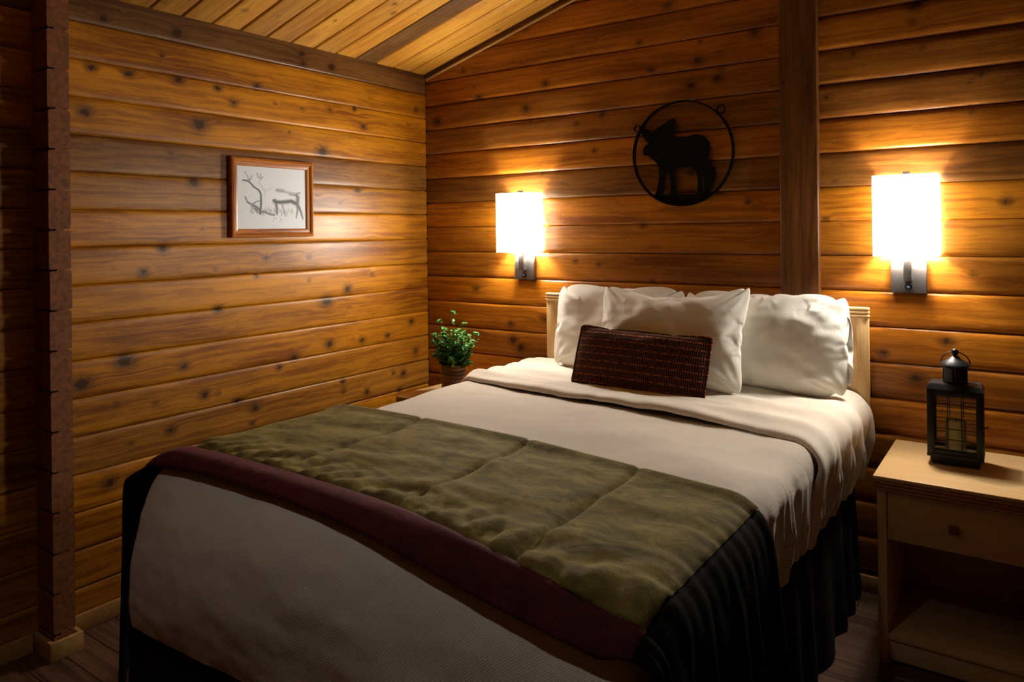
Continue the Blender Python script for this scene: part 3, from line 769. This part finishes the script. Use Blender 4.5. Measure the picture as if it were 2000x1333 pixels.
PM = inflate([(0.71, 0.47, 84, 58, 2.6, 0.0, 0.05, 0.08, 7.0), (0.73, 0.47, 84, 58, 2.8, 0.0, 0.05, 0.09, 7.0), (0.70, 0.46, 84, 56, 2.4, 0.0, 0.03, 0.035, 10.0), (0.60, 0.252, 60, 30, 0.8, 0.0, 0.025, 0.075, 22.0)])

def shaped(me, name, amp, seed, droop=None, thick=None, corner=0.0):
    """scale to size, add creases running in from the corners"""
    V = [v.co.copy() for v in me.vertices]
    mx = [max(abs(v[i]) for v in V) for i in range(3)]
    for i, v in enumerate(V):
        u, w = v.x / mx[0], v.z / mx[2]
        if thick: v.y *= thick / (2 * mx[1])
        for (cu, cw) in ((-1, -1), (1, -1), (-1, 1), (1, 1)):
            du, dw = u - cu, (w - cw) * 0.7; r = math.hypot(du, dw); th = math.atan2(dw, du)
            v.y += amp * math.exp(-((r - 0.30) / 0.28) ** 2) * math.sin(th * 17 + seed * 3 + cu * 2 + cw + 2 * nz(r * 4, seed)) * (1 if v.y > 0 else -1) * 0.16
        k = nz(u * 2.1 + seed, w * 2.3, 1.7) * amp * 1.4 + nz(u * 5 + seed, w * 5, 3.1) * amp * 0.6
        edge = (1 - abs(u) ** 6) * (1 - abs(w) ** 6)
        v.y += k * edge * (1 if v.y > 0 else -1)
        if corner:
            e = (abs(u) * abs(w)) ** 4
            v.x += corner * e * (1 if u > 0 else -1); v.z += corner * e * (1 if w > 0 else -1)
        if droop: v.z += droop(u, w)
        me.vertices[i].co = v
    me.polygons.foreach_set('use_smooth', [True] * len(me.polygons)); me.name = name
    return me

def lay(o, me, base, lean, yaw=0.0, roll=0.0):
    """stand a pillow on its lower edge at base (x, y, z), leaning back"""
    rot = Matrix.Rotation(yaw, 4, 'Z') @ Matrix.Rotation(-lean, 4, 'X') @ Matrix.Rotation(roll, 4, 'Y')
    zs = min((rot @ v.co).z for v in me.vertices)
    o.matrix_world = Matrix.Translation(Vector((base[0], base[1], base[2] - zs))) @ rot

Z_SIT = ZT + 0.030
g = 'white bed pillows'
me = shaped(PM[0], 'pillow', 0.009, 1.0, thick=0.16, corner=0.012)
p1 = link('pillow', me, M['white']); tag(p1, 'white pillow on the plant side, standing against the headboard', 'pillow', g); lay(p1, me, (1.370, -0.185, Z_SIT), 0.20)
me = shaped(PM[1], 'pillow', 0.010, 4.0, thick=0.17, corner=0.016)
p2 = link('pillow', me, M['white']); tag(p2, 'rumpled white pillow on the lantern side with a creased corner', 'pillow', g); lay(p2, me, (2.055, -0.200, Z_SIT), 0.20)
me = shaped(PM[2], 'pillow', 0.009, 7.0, thick=0.15, corner=0.025, droop=lambda u, w: (0.035 * max(0, u) ** 5 - 0.022 * (1 - u * u)) * max(0.0, w) ** 3)
p3 = link('pillow', me, M['white']); tag(p3, 'white pillow in the middle, propped in front of two others', 'pillow', g); lay(p3, me, (1.70, -0.345, Z_SIT + 0.010), 0.33)
me = shaped(PM[3], 'lumbar', 0.003, 9.0, thick=0.085, corner=0.010)
p4 = link('lumbar_pillow', me, M['knit']); tag(p4, 'rust and brown knitted lumbar pillow in front of the white pillows', 'cushion'); lay(p4, me, (1.635, -0.500, Z_SIT - 0.004), 0.36, 0.0, 0.02)
# open end of the pillowcase, sticking out past the filling
rows = []
for i in range(25):
    w_ = i / 24; zz = -0.150 + 0.27 * w_; rr_ = []
    for j in range(11):
        e_ = j / 10; reach = 0.012 * math.sin(PI * min(1.0, 0.22 + 0.78 * w_)) ** 0.6 + 0.010 * math.exp(-((w_ - 0.22) / 0.10) ** 2)
        rr_.append(Vector((0.318 + (0.030 + reach) * e_, 0.012 * math.sin(w_ * 9 + e_ * 3) + 0.008 * e_ * math.sin(w_ * 17) + 0.010, zz)))
    rows.append(rr_)
fl_ = link('case_flap', grid_mesh('case_flap', rows), M['white'], p2); md = fl_.modifiers.new('thickness', 'SOLIDIFY'); md.thickness = 0.003
NXL, NYL = 60, 30
rim = [i * (NYL + 1) for i in range(NXL + 1)] + [NXL * (NYL + 1) + j for j in range(1, NYL + 1)] + [i * (NYL + 1) + NYL for i in range(NXL - 1, -1, -1)] + [j for j in range(NYL - 1, 0, -1)]
rp = [PM[3].vertices[i].co.copy() for i in rim]; bm = bmesh.new()
for k in range(len(rp)):
    for f in (0.0, 0.5):
        c = rp[k].lerp(rp[(k + 1) % len(rp)], f)
        bmesh.ops.create_icosphere(bm, subdivisions=1, radius=0.0042, matrix=Matrix.Translation(c))
link('crochet_edge', from_bm(bm, 'crochet_edge', True), M['knit'], p4)
for o in (p1, p2, p3, p4):
    md = o.modifiers.new('smooth', 'SUBSURF'); md.levels = 1; md.render_levels = 1

# ------------------------------------------------------------------ nightstands
def nightstand(x0, y0, label):
    """x0: outer left edge of the top; y0: back"""
    W, DP, H = 0.485, 0.525, 0.655
    s = thing('nightstand', label, 'nightstand', (x0, y0, 0), group='pair of maple nightstands')
    box('top', (0.0, -DP, H - 0.014), (W, 0, H), M['maple'], s, 0.004, 3)
    for i in range(3):
        z = H - 0.0145 - 0.0125 * (i + 1); q = 0.002 * i
        bm = bmesh.new(); box_bm(bm, (q, -DP + q, z), (W - q, -0.004, z + 0.0118), 0.0045, 4)
        link('edge_reed', from_bm(bm, 'reed', angle=0.6), M['reed'], s)
    zt = H - 0.053
    for a, b in ((0.010, 0.040), (W - 0.040, W - 0.010)):
        box('side_panel', (a, -DP + 0.018, 0.0), (b, -0.006, zt), M['maple_z'], s, 0.003)
    box('back_panel', (0.040, -0.022, 0.05), (W - 0.040, -0.010, zt), M['maple'], s, 0.001)
    d = box('drawer', (0.043, -DP + 0.022, zt - 0.168), (W - 0.043, -0.06, zt - 0.003), M['maple'], s, 0.002)
    # square dished knob
    kc = Vector((W / 2, -DP + 0.022, zt - 0.088)); bm = bmesh.new()
    box_bm(bm, (kc.x - 0.007, kc.y - 0.014, kc.z - 0.007), (kc.x + 0.007, kc.y + 0.002, kc.z + 0.007), 0.001)
    box_bm(bm, (kc.x - 0.0155, kc.y - 0.024, kc.z - 0.0155), (kc.x + 0.0155, kc.y - 0.012, kc.z + 0.0155), 0.004, 3)
    link('knob', from_bm(bm, 'knob', angle=0.6), M['knobwood'], d)
    box('shelf', (0.040, -DP + 0.024, 0.085), (W - 0.040, -0.022, 0.102), M['maple'], s, 0.002)
    box('kick_board', (0.040, -DP + 0.034, 0.012), (W - 0.040, -DP + 0.050, 0.085), M['maple'], s, 0.002)
    return s
nightstand(2.540, -0.018, 'maple nightstand with one drawer under the lantern')
nightstand(0.250, -0.018, 'maple nightstand under the potted plant, mostly hidden by the bed')

# ------------------------------------------------------------------ lantern and candle
NZ = 0.655
lc = Vector((2.767, -0.232, NZ))
lan = thing('lantern', 'black metal candle lantern with wire-grid windows on the nightstand', 'lantern', lc, (0, 0, 0.02))
glass = NT('lantern_glass'); tr = glass.n('ShaderNodeBsdfTransparent'); tr.inputs[0].default_value = (0.93, 0.95, 0.93, 1)
gl = glass.n('ShaderNodeBsdfGlossy'); gl.inputs['Roughness'].default_value = 0.05; mx = glass.n('ShaderNodeMixShader'); mx.inputs[0].default_value = 0.06
glass.l(tr.outputs[0], mx.inputs[1]); glass.l(gl.outputs[0], mx.inputs[2]); glass.l(mx.outputs[0], glass.out.inputs[0]); M['glass'] = glass.m
wax = NT('candle_wax'); wax.set(color=(0.72, 0.60, 0.33), rough=0.5, spec=0.3); M['wax'] = wax.m
def frustum(name, z0, z1, a0, a1, mat, bev=0.003):
    bm = bmesh.new(); lo = [bm.verts.new((sx * a0[0], sy * a0[1], z0)) for sx, sy in ((-1, -1), (1, -1), (1, 1), (-1, 1))]
    hi = [bm.verts.new((sx * a1[0], sy * a1[1], z1)) for sx, sy in ((-1, -1), (1, -1), (1, 1), (-1, 1))]
    bm.faces.new(lo[::-1]); bm.faces.new(hi)
    for i in range(4): bm.faces.new((lo[i], lo[(i + 1) % 4], hi[(i + 1) % 4], hi[i]))
    bmesh.ops.recalc_face_normals(bm, faces=bm.faces)
    if bev: bmesh.ops.bevel(bm, geom=list(bm.edges), offset=bev, segments=2, affect='EDGES')
    return link(name, from_bm(bm, name, angle=0.5), mat, lan)
HX, HY = 0.088, 0.062
frustum('base', 0.0, 0.030, (0.074, 0.050), (0.078, 0.053), M['lantern'])
frustum('floor_plate', 0.028, 0.040, (HX, HY), (HX, HY), M['lantern'], 0.002)
for sx in (-1, 1):
    for sy in (-1, 1):
        x, y = sx * (HX - 0.012), sy * (HY - 0.012)
        box('corner_post', (x - 0.011, y - 0.011, 0.038), (x + 0.011, y + 0.011, 0.272), M['lantern'], lan, 0.002)
for sy in (-1, 1):
    for z0_, z1_ in ((0.040, 0.056), (0.248, 0.272)):
        box('window_rail', (-HX + 0.02, sy * (HY - 0.011) - 0.006, z0_), (HX - 0.02, sy * (HY - 0.011) + 0.006, z1_), M['lantern'], lan, 0.0015)
    pane = box('glass_pane', (-HX + 0.022, sy * (HY - 0.014) - 0.0008, 0.050), (HX - 0.022, sy * (HY - 0.014) + 0.0008, 0.252), M['glass'], lan, 0.0)
    w0, w1 = -HX + 0.023, HX - 0.023
    for i in (1, 2):
        x = w0 + (w1 - w0) * i / 3
        link('grid_wire', tube_mesh('wire', [(x, sy * (HY - 0.009), 0.050), (x, sy * (HY - 0.009), 0.252)], 0.0014, 6), M['lantern'], lan)
    for i in (1, 2, 3, 4):
        z = 0.055 + (0.249 - 0.055) * i / 5
        link('grid_wire', tube_mesh('wire', [(w0, sy * (HY - 0.0075), z), (w1, sy * (HY - 0.0075), z)], 0.0014, 6), M['lantern'], lan)
for sx in (-1, 1):
    box('side_plate', (sx * (HX - 0.006) - 0.003, -HY + 0.02, 0.040), (sx * (HX - 0.006) + 0.003, HY - 0.02, 0.270), M['lantern'], lan, 0.001)
frustum('roof', 0.270, 0.292, (HX + 0.002, HY + 0.002), (HX - 0.008, HY - 0.010), M['lantern'], 0.003)
def chimney():
    n, r, z0, z1 = 48, 0.040, 0.290, 0.358; bm = bmesh.new(); rows = [z0, z0 + 0.012, z1 - 0.014, z1]
    V = [[bm.verts.new((r * math.cos(2 * PI * k / n), r * math.sin(2 * PI * k / n), z)) for k in range(n)] for z in rows]
    for i in range(3):
        for k in range(n):
            if i == 1 and k % 8 == 3: continue            # air slots
            bm.faces.new((V[i][k], V[i][(k + 1) % n], V[i + 1][(k + 1) % n], V[i + 1][k]))
    o = link('chimney', from_bm(bm, 'chimney', True), M['lantern'], lan); md = o.modifiers.new('t', 'SOLIDIFY'); md.thickness = 0.002
    c = link('cap', lathe_mesh('cap', [(0.047, 0.354), (0.049, 0.357), (0.047, 0.361), (0.030, 0.374), (0.014, 0.386), (0.008, 0.391)], 36), M['lantern'], lan)
    link('knob', lathe_mesh('knob', [(0.005, 0.388), (0.006, 0.392), (0.0105, 0.397), (0.0125, 0.404), (0.0105, 0.411), (0.004, 0.416)], 20), M['lantern'], lan)
    pts = [(0.046 * math.cos(a), 0.012, 0.362 + 0.040 * math.sin(a)) for a in [PI * i / 24 for i in range(25)]]
    link('handle', tube_mesh('handle', pts, 0.0022, 8), M['lantern'], lan)
chimney()
link('latch', tube_mesh('latch', [(HX - 0.002, -HY + 0.02, 0.148), (HX + 0.010, -HY + 0.018, 0.149), (HX + 0.012, -HY + 0.018, 0.156)], 0.002, 8), M['lantern'], lan)
for sx in (-1, 1):
    link('pane_clip', tube_mesh('clip', [(sx * (HX - 0.023), -HY + 0.030, 0.078), (sx * (HX - 0.042), -HY + 0.034, 0.076)], 0.004, 8), M['nickel'], lan)
bm_p = [(0.030, 0.0), (0.0325, 0.002), (0.0328, 0.05), (0.0325, 0.112), (0.031, 0.116), (0.024, 0.113), (0.008, 0.110)]
cd = thing('candle', 'cream pillar candle standing inside the black lantern', 'candle', lc + Vector((0, 0.0, 0.0405)))
link('wax_body', lathe_mesh('wax', bm_p, 32), M['wax'], cd); link('wick', tube_mesh('wick', [(0, 0, 0.110), (0.001, 0, 0.117), (0.003, 0, 0.122)], 0.001, 6), M['blackplastic'], cd)

# ------------------------------------------------------------------ potted plant
pc = Vector((0.475, -0.335, NZ))
pl = thing('potted_plant', 'small leafy green plant in a ridged brown pot in the corner', 'plant', pc)
prof = [(0.050, 0.0), (0.054, 0.004)]
for i in range(7): z = 0.006 + i * 0.0205; prof += [(0.059 + 0.001 * i, z), (0.0645 + 0.001 * i, z + 0.010), (0.059 + 0.001 * i, z + 0.020)]
prof += [(0.068, 0.152), (0.066, 0.158), (0.058, 0.157), (0.056, 0.140)]
t = NT('ridged_brown_pot'); v = t.noise(t.vec('MULTIPLY', t.obj(), (6, 6, 60)), 1.0, 3); t.set(color=t.mix(t.rng(v, 0.35, 0.65), (0.05, 0.02, 0.009), (0.22, 0.10, 0.04)), rough=0.4); M['pot'] = t.m
link('pot', lathe_mesh('pot', prof, 36), M['pot'], pl)
link('soil', lathe_mesh('soil', [(0.057, 0.136), (0.056, 0.142), (0.02, 0.145)], 24), plain('soil', (0.02, 0.013, 0.008), 0.9, bump=0.5, bscale=90), pl)
t = NT('glossy_leaf'); inf = t.noise(t.obj(), 42.0, 1); t.set(color=t.mix(t.rng(inf, 0.35, 0.65), (0.03, 0.17, 0.03), (0.13, 0.36, 0.08)), rough=0.35, spec=0.6); M['leaf'] = t.m
M['stem'] = plain('green_stem', (0.05, 0.10, 0.02), 0.6)
def plant():
    RR = random.Random(3); lv, lf = [], []; tips = []
    shape = [(0, 0), (0.35, 0.34), (0.7, 0.40), (1.0, 0.0)]
    def leaf(p, d, up, L):
        d = d.normalized(); s = d.cross(up).normalized(); u = s.cross(d).normalized(); b = len(lv)
        for (l, w) in ((0, 0.0), (0.3, 0.36), (0.65, 0.42), (0.9, 0.2), (1.0, 0.0)):
            c = p + d * (l * L) + u * (-0.10 * L * (2 * l - 1) ** 2)
            if w: lv.append(c - s * w * L + u * 0.08 * L); lv.append(c); lv.append(c + s * w * L + u * 0.08 * L)
            else: lv.append(c)
        a0, (l1, c1, r1), (l2, c2, r2), (l3, c3, r3), e = b, (b + 1, b + 2, b + 3), (b + 4, b + 5, b + 6), (b + 7, b + 8, b + 9), b + 10
        lf.extend([(a0, c1, l1), (a0, r1, c1), (l1, c1, c2, l2), (c1, r1, r2, c2), (l2, c2, c3, l3), (c2, r2, r3, c3), (l3, c3, e), (c3, r3, e)])
    stems = [(0.02, -0.02, 0.28, 0.045), (0.045, 0.03, 0.22, 0.03), (-0.05, 0.0, 0.18, 0.03), (-0.095, -0.02, 0.15, 0.03), (-0.06, -0.03, 0.235, 0.025), (0.09, -0.01, 0.165, 0.035), (0.125, 0.02, 0.17, 0.03), (0.06, -0.04, 0.19, 0.03),
             (0.10, 0.0, 0.02, 0.03), (-0.105, 0.01, 0.10, 0.03), (-0.085, -0.03, 0.05, 0.03), (0.07, -0.04, 0.11, 0.03)]
    for _ in range(34):
        a = RR.uniform(0, 2 * PI); r = 0.10 * math.sqrt(RR.random()); stems.append((r * math.cos(a), r * math.sin(a), RR.uniform(0.05, 0.19) * (1.1 - r * 3), 0.04))
    for (dx, dy, hh, spr) in stems:
        dx *= 1.12; dy *= 1.12
        base = Vector((dx * 0.25, dy * 0.25, 0.142)); tip = Vector((dx, dy, 0.15 + hh)); pts = []
        for i in range(7):
            f = i / 6; pts.append(base.lerp(tip, f) + Vector((dx, dy, 0)) * (0.25 * f * (1 - f)) + Vector((RR.uniform(-1, 1), RR.uniform(-1, 1), 0)) * 0.004)
        link('stem', tube_mesh('stem', pts, 0.0012, 5), M['stem'], pl)
        for i in range(2, 7):
            for _ in range(8 if i < 6 else 13):
                a = RR.uniform(0, 2 * PI); d = Vector((math.cos(a), math.sin(a), RR.uniform(-0.2, 0.9)))
                leaf(pts[i] + Vector((RR.uniform(-1, 1), RR.uniform(-1, 1), RR.uniform(-1, 1))) * 0.010, d, Vector((0.1, 0, 1)), RR.uniform(0.013, 0.022))
    o = link('foliage', pymesh('foliage', lv, lf), M['leaf'], pl); o['kind'] = 'stuff'
plant()

# ------------------------------------------------------------------ framed deer print on the left wall
PY0, PY1, PZ0, PZ1 = -1.352, -0.880, 1.502, 1.876
pic = thing('framed_picture', 'framed pencil drawing of a grazing caribou on the log wall', 'picture', (0.0, (PY0 + PY1) / 2, PZ0))
yc = (PY0 + PY1) / 2; FW, FH = PY1 - PY0, PZ1 - PZ0; fw = 0.040
prof_f = [(0.0, 0.004), (0.0, 0.020), (0.004, 0.025), (0.012, 0.027), (0.019, 0.0235), (0.022, 0.019), (0.030, 0.0185), (0.037, 0.0165), (0.040, 0.012), (0.040, 0.004)]
def rail(length):
    """length along x, outer edge at z=0, profile rising in -y... mitred ends"""
    vs, fs = [], []; n = len(prof_f)
    for e in (0, 1):
        for (w, d_) in prof_f: vs.append(((-length / 2 + w) if e == 0 else (length / 2 - w), -d_, w))
    for k in range(n): fs.append((k, (k + 1) % n, n + (k + 1) % n, n + k))
    fs.append(tuple(range(n - 1, -1, -1))); fs.append(tuple(n + k for k in range(n)))
    me = pymesh('rail', vs, fs); me.set_sharp_from_angle(angle=0.5); bm = bmesh.new(); bm.from_mesh(me); bmesh.ops.recalc_face_normals(bm, faces=bm.faces); bm.to_mesh(me); bm.free(); return me
for (L_, ang_, cy_, cz_) in ((FW, 0, 0, 0), (FW, PI, 0, FH), (FH, PI / 2, FW / 2, FH / 2), (FH, -PI / 2, -FW / 2, FH / 2)):
    o = link('frame_rail', rail(L_), M['framewood'], pic)
    o.matrix_local = Matrix.Translation((0.0, cy_, cz_)) @ RZ90 @ Matrix.Rotation(-ang_, 4, 'Y')
def drawing():
    nx, ny = 176, 168
    x0, x1, y0, y1 = 310.0, 1190.0, 293.0, 1135.0
    U, Vv = np.meshgrid(np.linspace(x0, x1, nx), np.linspace(y0, y1, ny)); ink = np.zeros_like(U)
    rr = random.Random(5)
    def seg(a, b, w0, w1, dk):
        nonlocal ink
        ax, ay = a; bx, by = b; dx, dy = bx - ax, by - ay; L2 = dx * dx + dy * dy + 1e-6
        t = np.clip(((U - ax) * dx + (Vv - ay) * dy) / L2, 0, 1); dd = np.hypot(U - ax - t * dx, Vv - ay - t * dy); w = w0 + (w1 - w0) * t
        ink = np.maximum(ink, min(1.0, dk * 1.12) * np.clip(1.3 - dd / (w * 1.15 + 3.0), 0, 1))
    def poly(pts, w0, w1, dk):
        n = len(pts) - 1
        for i in range(n): seg(pts[i], pts[i + 1], w0 + (w1 - w0) * i / n, w0 + (w1 - w0) * (i + 1) / n, dk)
    poly([(385, 490), (440, 495), (475, 520), (520, 575), (575, 610), (600, 660), (603, 760), (598, 840), (588, 925)], 6, 11, 0.85)
    for a in ([(462, 495), (440, 430)], [(468, 490), (500, 415)], [(420, 400), (412, 380)], [(575, 450), (555, 385)], [(600, 470), (603, 385)], [(603, 455), (632, 435)], [(440, 430), (432, 420)]): poly(a, 5, 2, 0.6)
    poly([(600, 470), (575, 520), (620, 560)], 3, 3, 0.25); poly([(600, 540), (655, 620), (640, 690)], 3, 3, 0.3); poly([(655, 625), (700, 595), (765, 555)], 3, 2, 0.3)
    poly([(412, 708), (440, 775), (490, 800), (545, 765), (600, 748)], 7, 4, 0.7); poly([(440, 775), (465, 790)], 9, 9, 0.8)
    poly([(490, 810), (540, 835), (575, 870)], 16, 22, 0.7); poly([(520, 850), (560, 905)], 12, 12, 0.65); poly([(590, 900), (640, 895), (700, 925), (765, 940)], 16, 10, 0.7)
    poly([(805, 602), (880, 610)], 22, 22, 0.5); poly([(900, 620), (1040, 645)], 14, 18, 0.4); poly([(970, 650), (1040, 660)], 16, 20, 0.5)
    poly([(1050, 650), (1075, 690), (1065, 760)], 18, 26, 0.7); poly([(1060, 632), (1105, 628)], 4, 7, 0.7)
    poly([(755, 745), (775, 735)], 14, 16, 0.8); poly([(775, 760), (850, 765), (925, 755), (985, 745), (1045, 775)], 24, 26, 0.82)
    poly([(785, 770), (800, 850), (795, 920)], 18, 9, 0.75); poly([(865, 800), (890, 880), (910, 955)], 5, 4, 0.6); poly([(880, 800), (875, 850)], 4, 3, 0.4)
    poly([(1055, 780), (1070, 850), (1050, 975)], 18, 6, 0.65); poly([(1065, 780), (1110, 880), (1140, 990)], 20, 6, 0.75)
    for _ in range(110):
        x = rr.uniform(480, 1010); y = rr.uniform(870, 950) if x > 600 else rr.uniform(820, 930); h = rr.uniform(15, 60)
        if x > 680 and rr.random() < 0.3: continue
        poly([(x, y), (x + rr.uniform(-14, 14), y - h)], 2.5, 1, rr.uniform(0.2, 0.55))
    for _ in range(16):
        x = rr.uniform(740, 860); y = rr.uniform(950, 1040); poly([(x, y), (x + rr.uniform(-15, 15), y + rr.uniform(-5, 5))], 3, 2, 0.3)
    poly([(345, 1085), (455, 1085)], 1.5, 1.5, 0.14); poly([(730, 1085), (850, 1085)], 1.5, 1.5, 0.16)
    w, h = FW - 2 * fw + 0.008, FH - 2 * fw + 0.008
    vs = [(0.010, -w / 2 + w * i / (nx - 1), FH / 2 + h / 2 - h * j / (ny - 1)) for j in range(ny) for i in range(nx)]
    fs = [(j * nx + i, (j + 1) * nx + i, (j + 1) * nx + i + 1, j * nx + i + 1) for j in range(ny - 1) for i in range(nx - 1)]
    me = pymesh('print', vs, fs); at = me.color_attributes.new('ink', 'FLOAT_COLOR', 'POINT')
    k = ink.reshape(-1); pap = np.array((0.62, 0.65, 0.68)); inkc = np.array((0.035, 0.032, 0.035))
    col = np.ones((len(k), 4)); col[:, :3] = pap[None] * (1 - k[:, None]) + inkc[None] * k[:, None]
    at.data.foreach_set('color', col.reshape(-1).astype(np.float32))
    t = NT('printed_paper'); a = t.n('ShaderNodeVertexColor'); a.layer_name = 'ink'; t.set(color=a.outputs[0], rough=0.6, spec=0.3)
    o = link('print', me, t.m, pic); o['label'] = 'grey pencil drawing of a caribou on white paper'
drawing()
box('backing', (0.004, -FW / 2 + 0.02, 0.02), (0.009, FW / 2 - 0.02, FH - 0.02), M['trim_dark'], pic, 0.0)

# ------------------------------------------------------------------ moose ring on the back wall
mc = Vector((1.640, -0.004, 1.878)); MR = 0.252
med = thing('moose_ring', 'black iron ring with a moose silhouette hung over the pillows', 'wall ornament', mc)
def ring(r0, r1, y0, y1, n=96):
    vs, fs = [], []
    for k in range(n):
        a = 2 * PI * k / n
        for (r_, y_) in ((r0, y0), (r1, y0), (r1, y1), (r0, y1)): vs.append((r_ * math.cos(a), y_, r_ * math.sin(a)))
    for k in range(n):
        j = (k + 1) % n
        for i in range(4): fs.append((k * 4 + i, k * 4 + (i + 1) % 4, j * 4 + (i + 1) % 4, j * 4 + i))
    me = pymesh('ring', vs, fs); bm = bmesh.new(); bm.from_mesh(me); bmesh.ops.recalc_face_normals(bm, faces=bm.faces); bm.to_mesh(me); bm.free(); me.set_sharp_from_angle(angle=0.5); return me
link('ring', ring(MR - 0.007, MR, -0.026, -0.002), M['iron'], med)
S_ = 0.252 / 552.0
def plate(name, pts, y0, y1):
    P = [((x - 715) * S_, -(y - 695) * S_) for x, y in pts]
    bm = bmesh.new(); A = [bm.verts.new((x, y0, z)) for x, z in P]; B = [bm.verts.new((x, y1, z)) for x, z in P]
    for (i, j, k) in tessellate_polygon([[Vector((x, z, 0)) for x, z in P]]):
        bm.faces.new((A[i], A[j], A[k])); bm.faces.new((B[k], B[j], B[i]))
    for i in range(len(P)): bm.faces.new((A[i], B[i], B[(i + 1) % len(P)], A[(i + 1) % len(P)]))
    return link(name, from_bm(bm, name), M['iron'], med)
MOOSE = [(258, 395), (300, 400), (350, 420), (388, 455), (415, 430), (470, 395), (540, 360), (600, 325), (640, 318), (650, 350), (642, 420), (618, 480), (640, 508), (700, 520), (780, 520), (850, 508), (910, 512), (965, 540), (1010, 600), (1025, 670), (1010, 735),
         (990, 785), (1030, 820), (1062, 870), (1072, 930), (1058, 1000), (1030, 1060), (1015, 1125), (950, 1125), (960, 1050), (955, 960), (945, 905), (935, 1000), (940, 1125), (875, 1125), (890, 1030), (885, 950), (868, 890), (825, 840), (760, 842), (690, 850), (640, 858),
         (640, 940), (650, 1030), (655, 1125), (585, 1125), (590, 1020), (580, 940), (562, 880), (540, 900), (522, 980), (515, 1060), (500, 1125), (410, 1125), (440, 1060), (455, 980), (465, 890), (455, 800), (420, 765), (380, 735), (345, 700), (300, 690), (278, 665), (282, 620), (305, 585), (345, 565), (315, 535), (285, 490), (262, 440)]
plate('moose', MOOSE, -0.018, -0.013)
seg_pts = [(715 + 545 * math.cos(a), 695 + 545 * math.sin(a)) for a in [math.asin(425 / 545) + (PI - 2 * math.asin(425 / 545)) * i / 20 for i in range(21)]]
plate('ground_plate', seg_pts, -0.018, -0.013)
for (x, y, r_) in ((218, 395, 42), (1140, 278, 46)):
    lo_ = ring(r_ * S_ * 0.80, r_ * S_, -0.020, -0.010, 24); o = link('hanging_loop', lo_, M['iron'], med); o.location = ((x - 715) * S_, 0, -(y - 695) * S_)
# little hook screwed into the wall beside the ring
hk = px(1062, 338, 1, -0.004)
h_ = link('wall_hook', tube_mesh('hook', [hk + Vector((0, 0.010, 0.004)), hk + Vector((0, -0.012, 0.004)), hk + Vector((0, -0.018, -0.004)), hk + Vector((0, -0.014, -0.012)), hk + Vector((0, -0.008, -0.008))], 0.0018, 8), M['iron'])
tag(h_, 'tiny dark screw hook in the log wall above the sconce shade', 'hook')

# ------------------------------------------------------------------ out-of-view pendant, added to light the foot of the bed
px_, py_ = 2.02, -2.80
cp = thing('added_pendant', 'out-of-view metal cone pendant added to light the foot of the bed', 'added lamp', (px_, py_, EAVE + SLOPE * px_ - 0.012))
link('canopy', lathe_mesh('canopy', [(0.050, -0.030), (0.055, -0.02), (0.055, -0.004), (0.03, 0.0)], 28), M['iron'], cp)
link('cord', tube_mesh('cord', [(0, 0, -0.02), (0, 0, -0.30)], 0.004, 8), M['iron'], cp)
o = link('metal_shade', pymesh('metal_shade', [(r_ * math.cos(2 * PI * k / 40), r_ * math.sin(2 * PI * k / 40), z_) for (r_, z_) in ((0.012, -0.285), (0.030, -0.30), (0.034, -0.36), (0.135, -0.565)) for k in range(40)],
    [(i * 40 + k, i * 40 + (k + 1) % 40, (i + 1) * 40 + (k + 1) % 40, (i + 1) * 40 + k) for i in range(3) for k in range(40)]), M['iron'], cp)
md = o.modifiers.new('thickness', 'SOLIDIFY'); md.thickness = 0.002  # cone keeps the added light on the bed and off the walls
t = NT('added_pendant_bulb'); t.set(color=(0.9, 0.9, 0.9), rough=0.4, ecol=(1.0, 0.96, 0.92), estr=ADDED_PENDANT_E)
link('bulb', lathe_mesh('bulb', [(0.008, -0.355), (0.014, -0.37), (0.028, -0.395), (0.032, -0.415), (0.026, -0.44), (0.008, -0.452)], 20), t.m, cp)
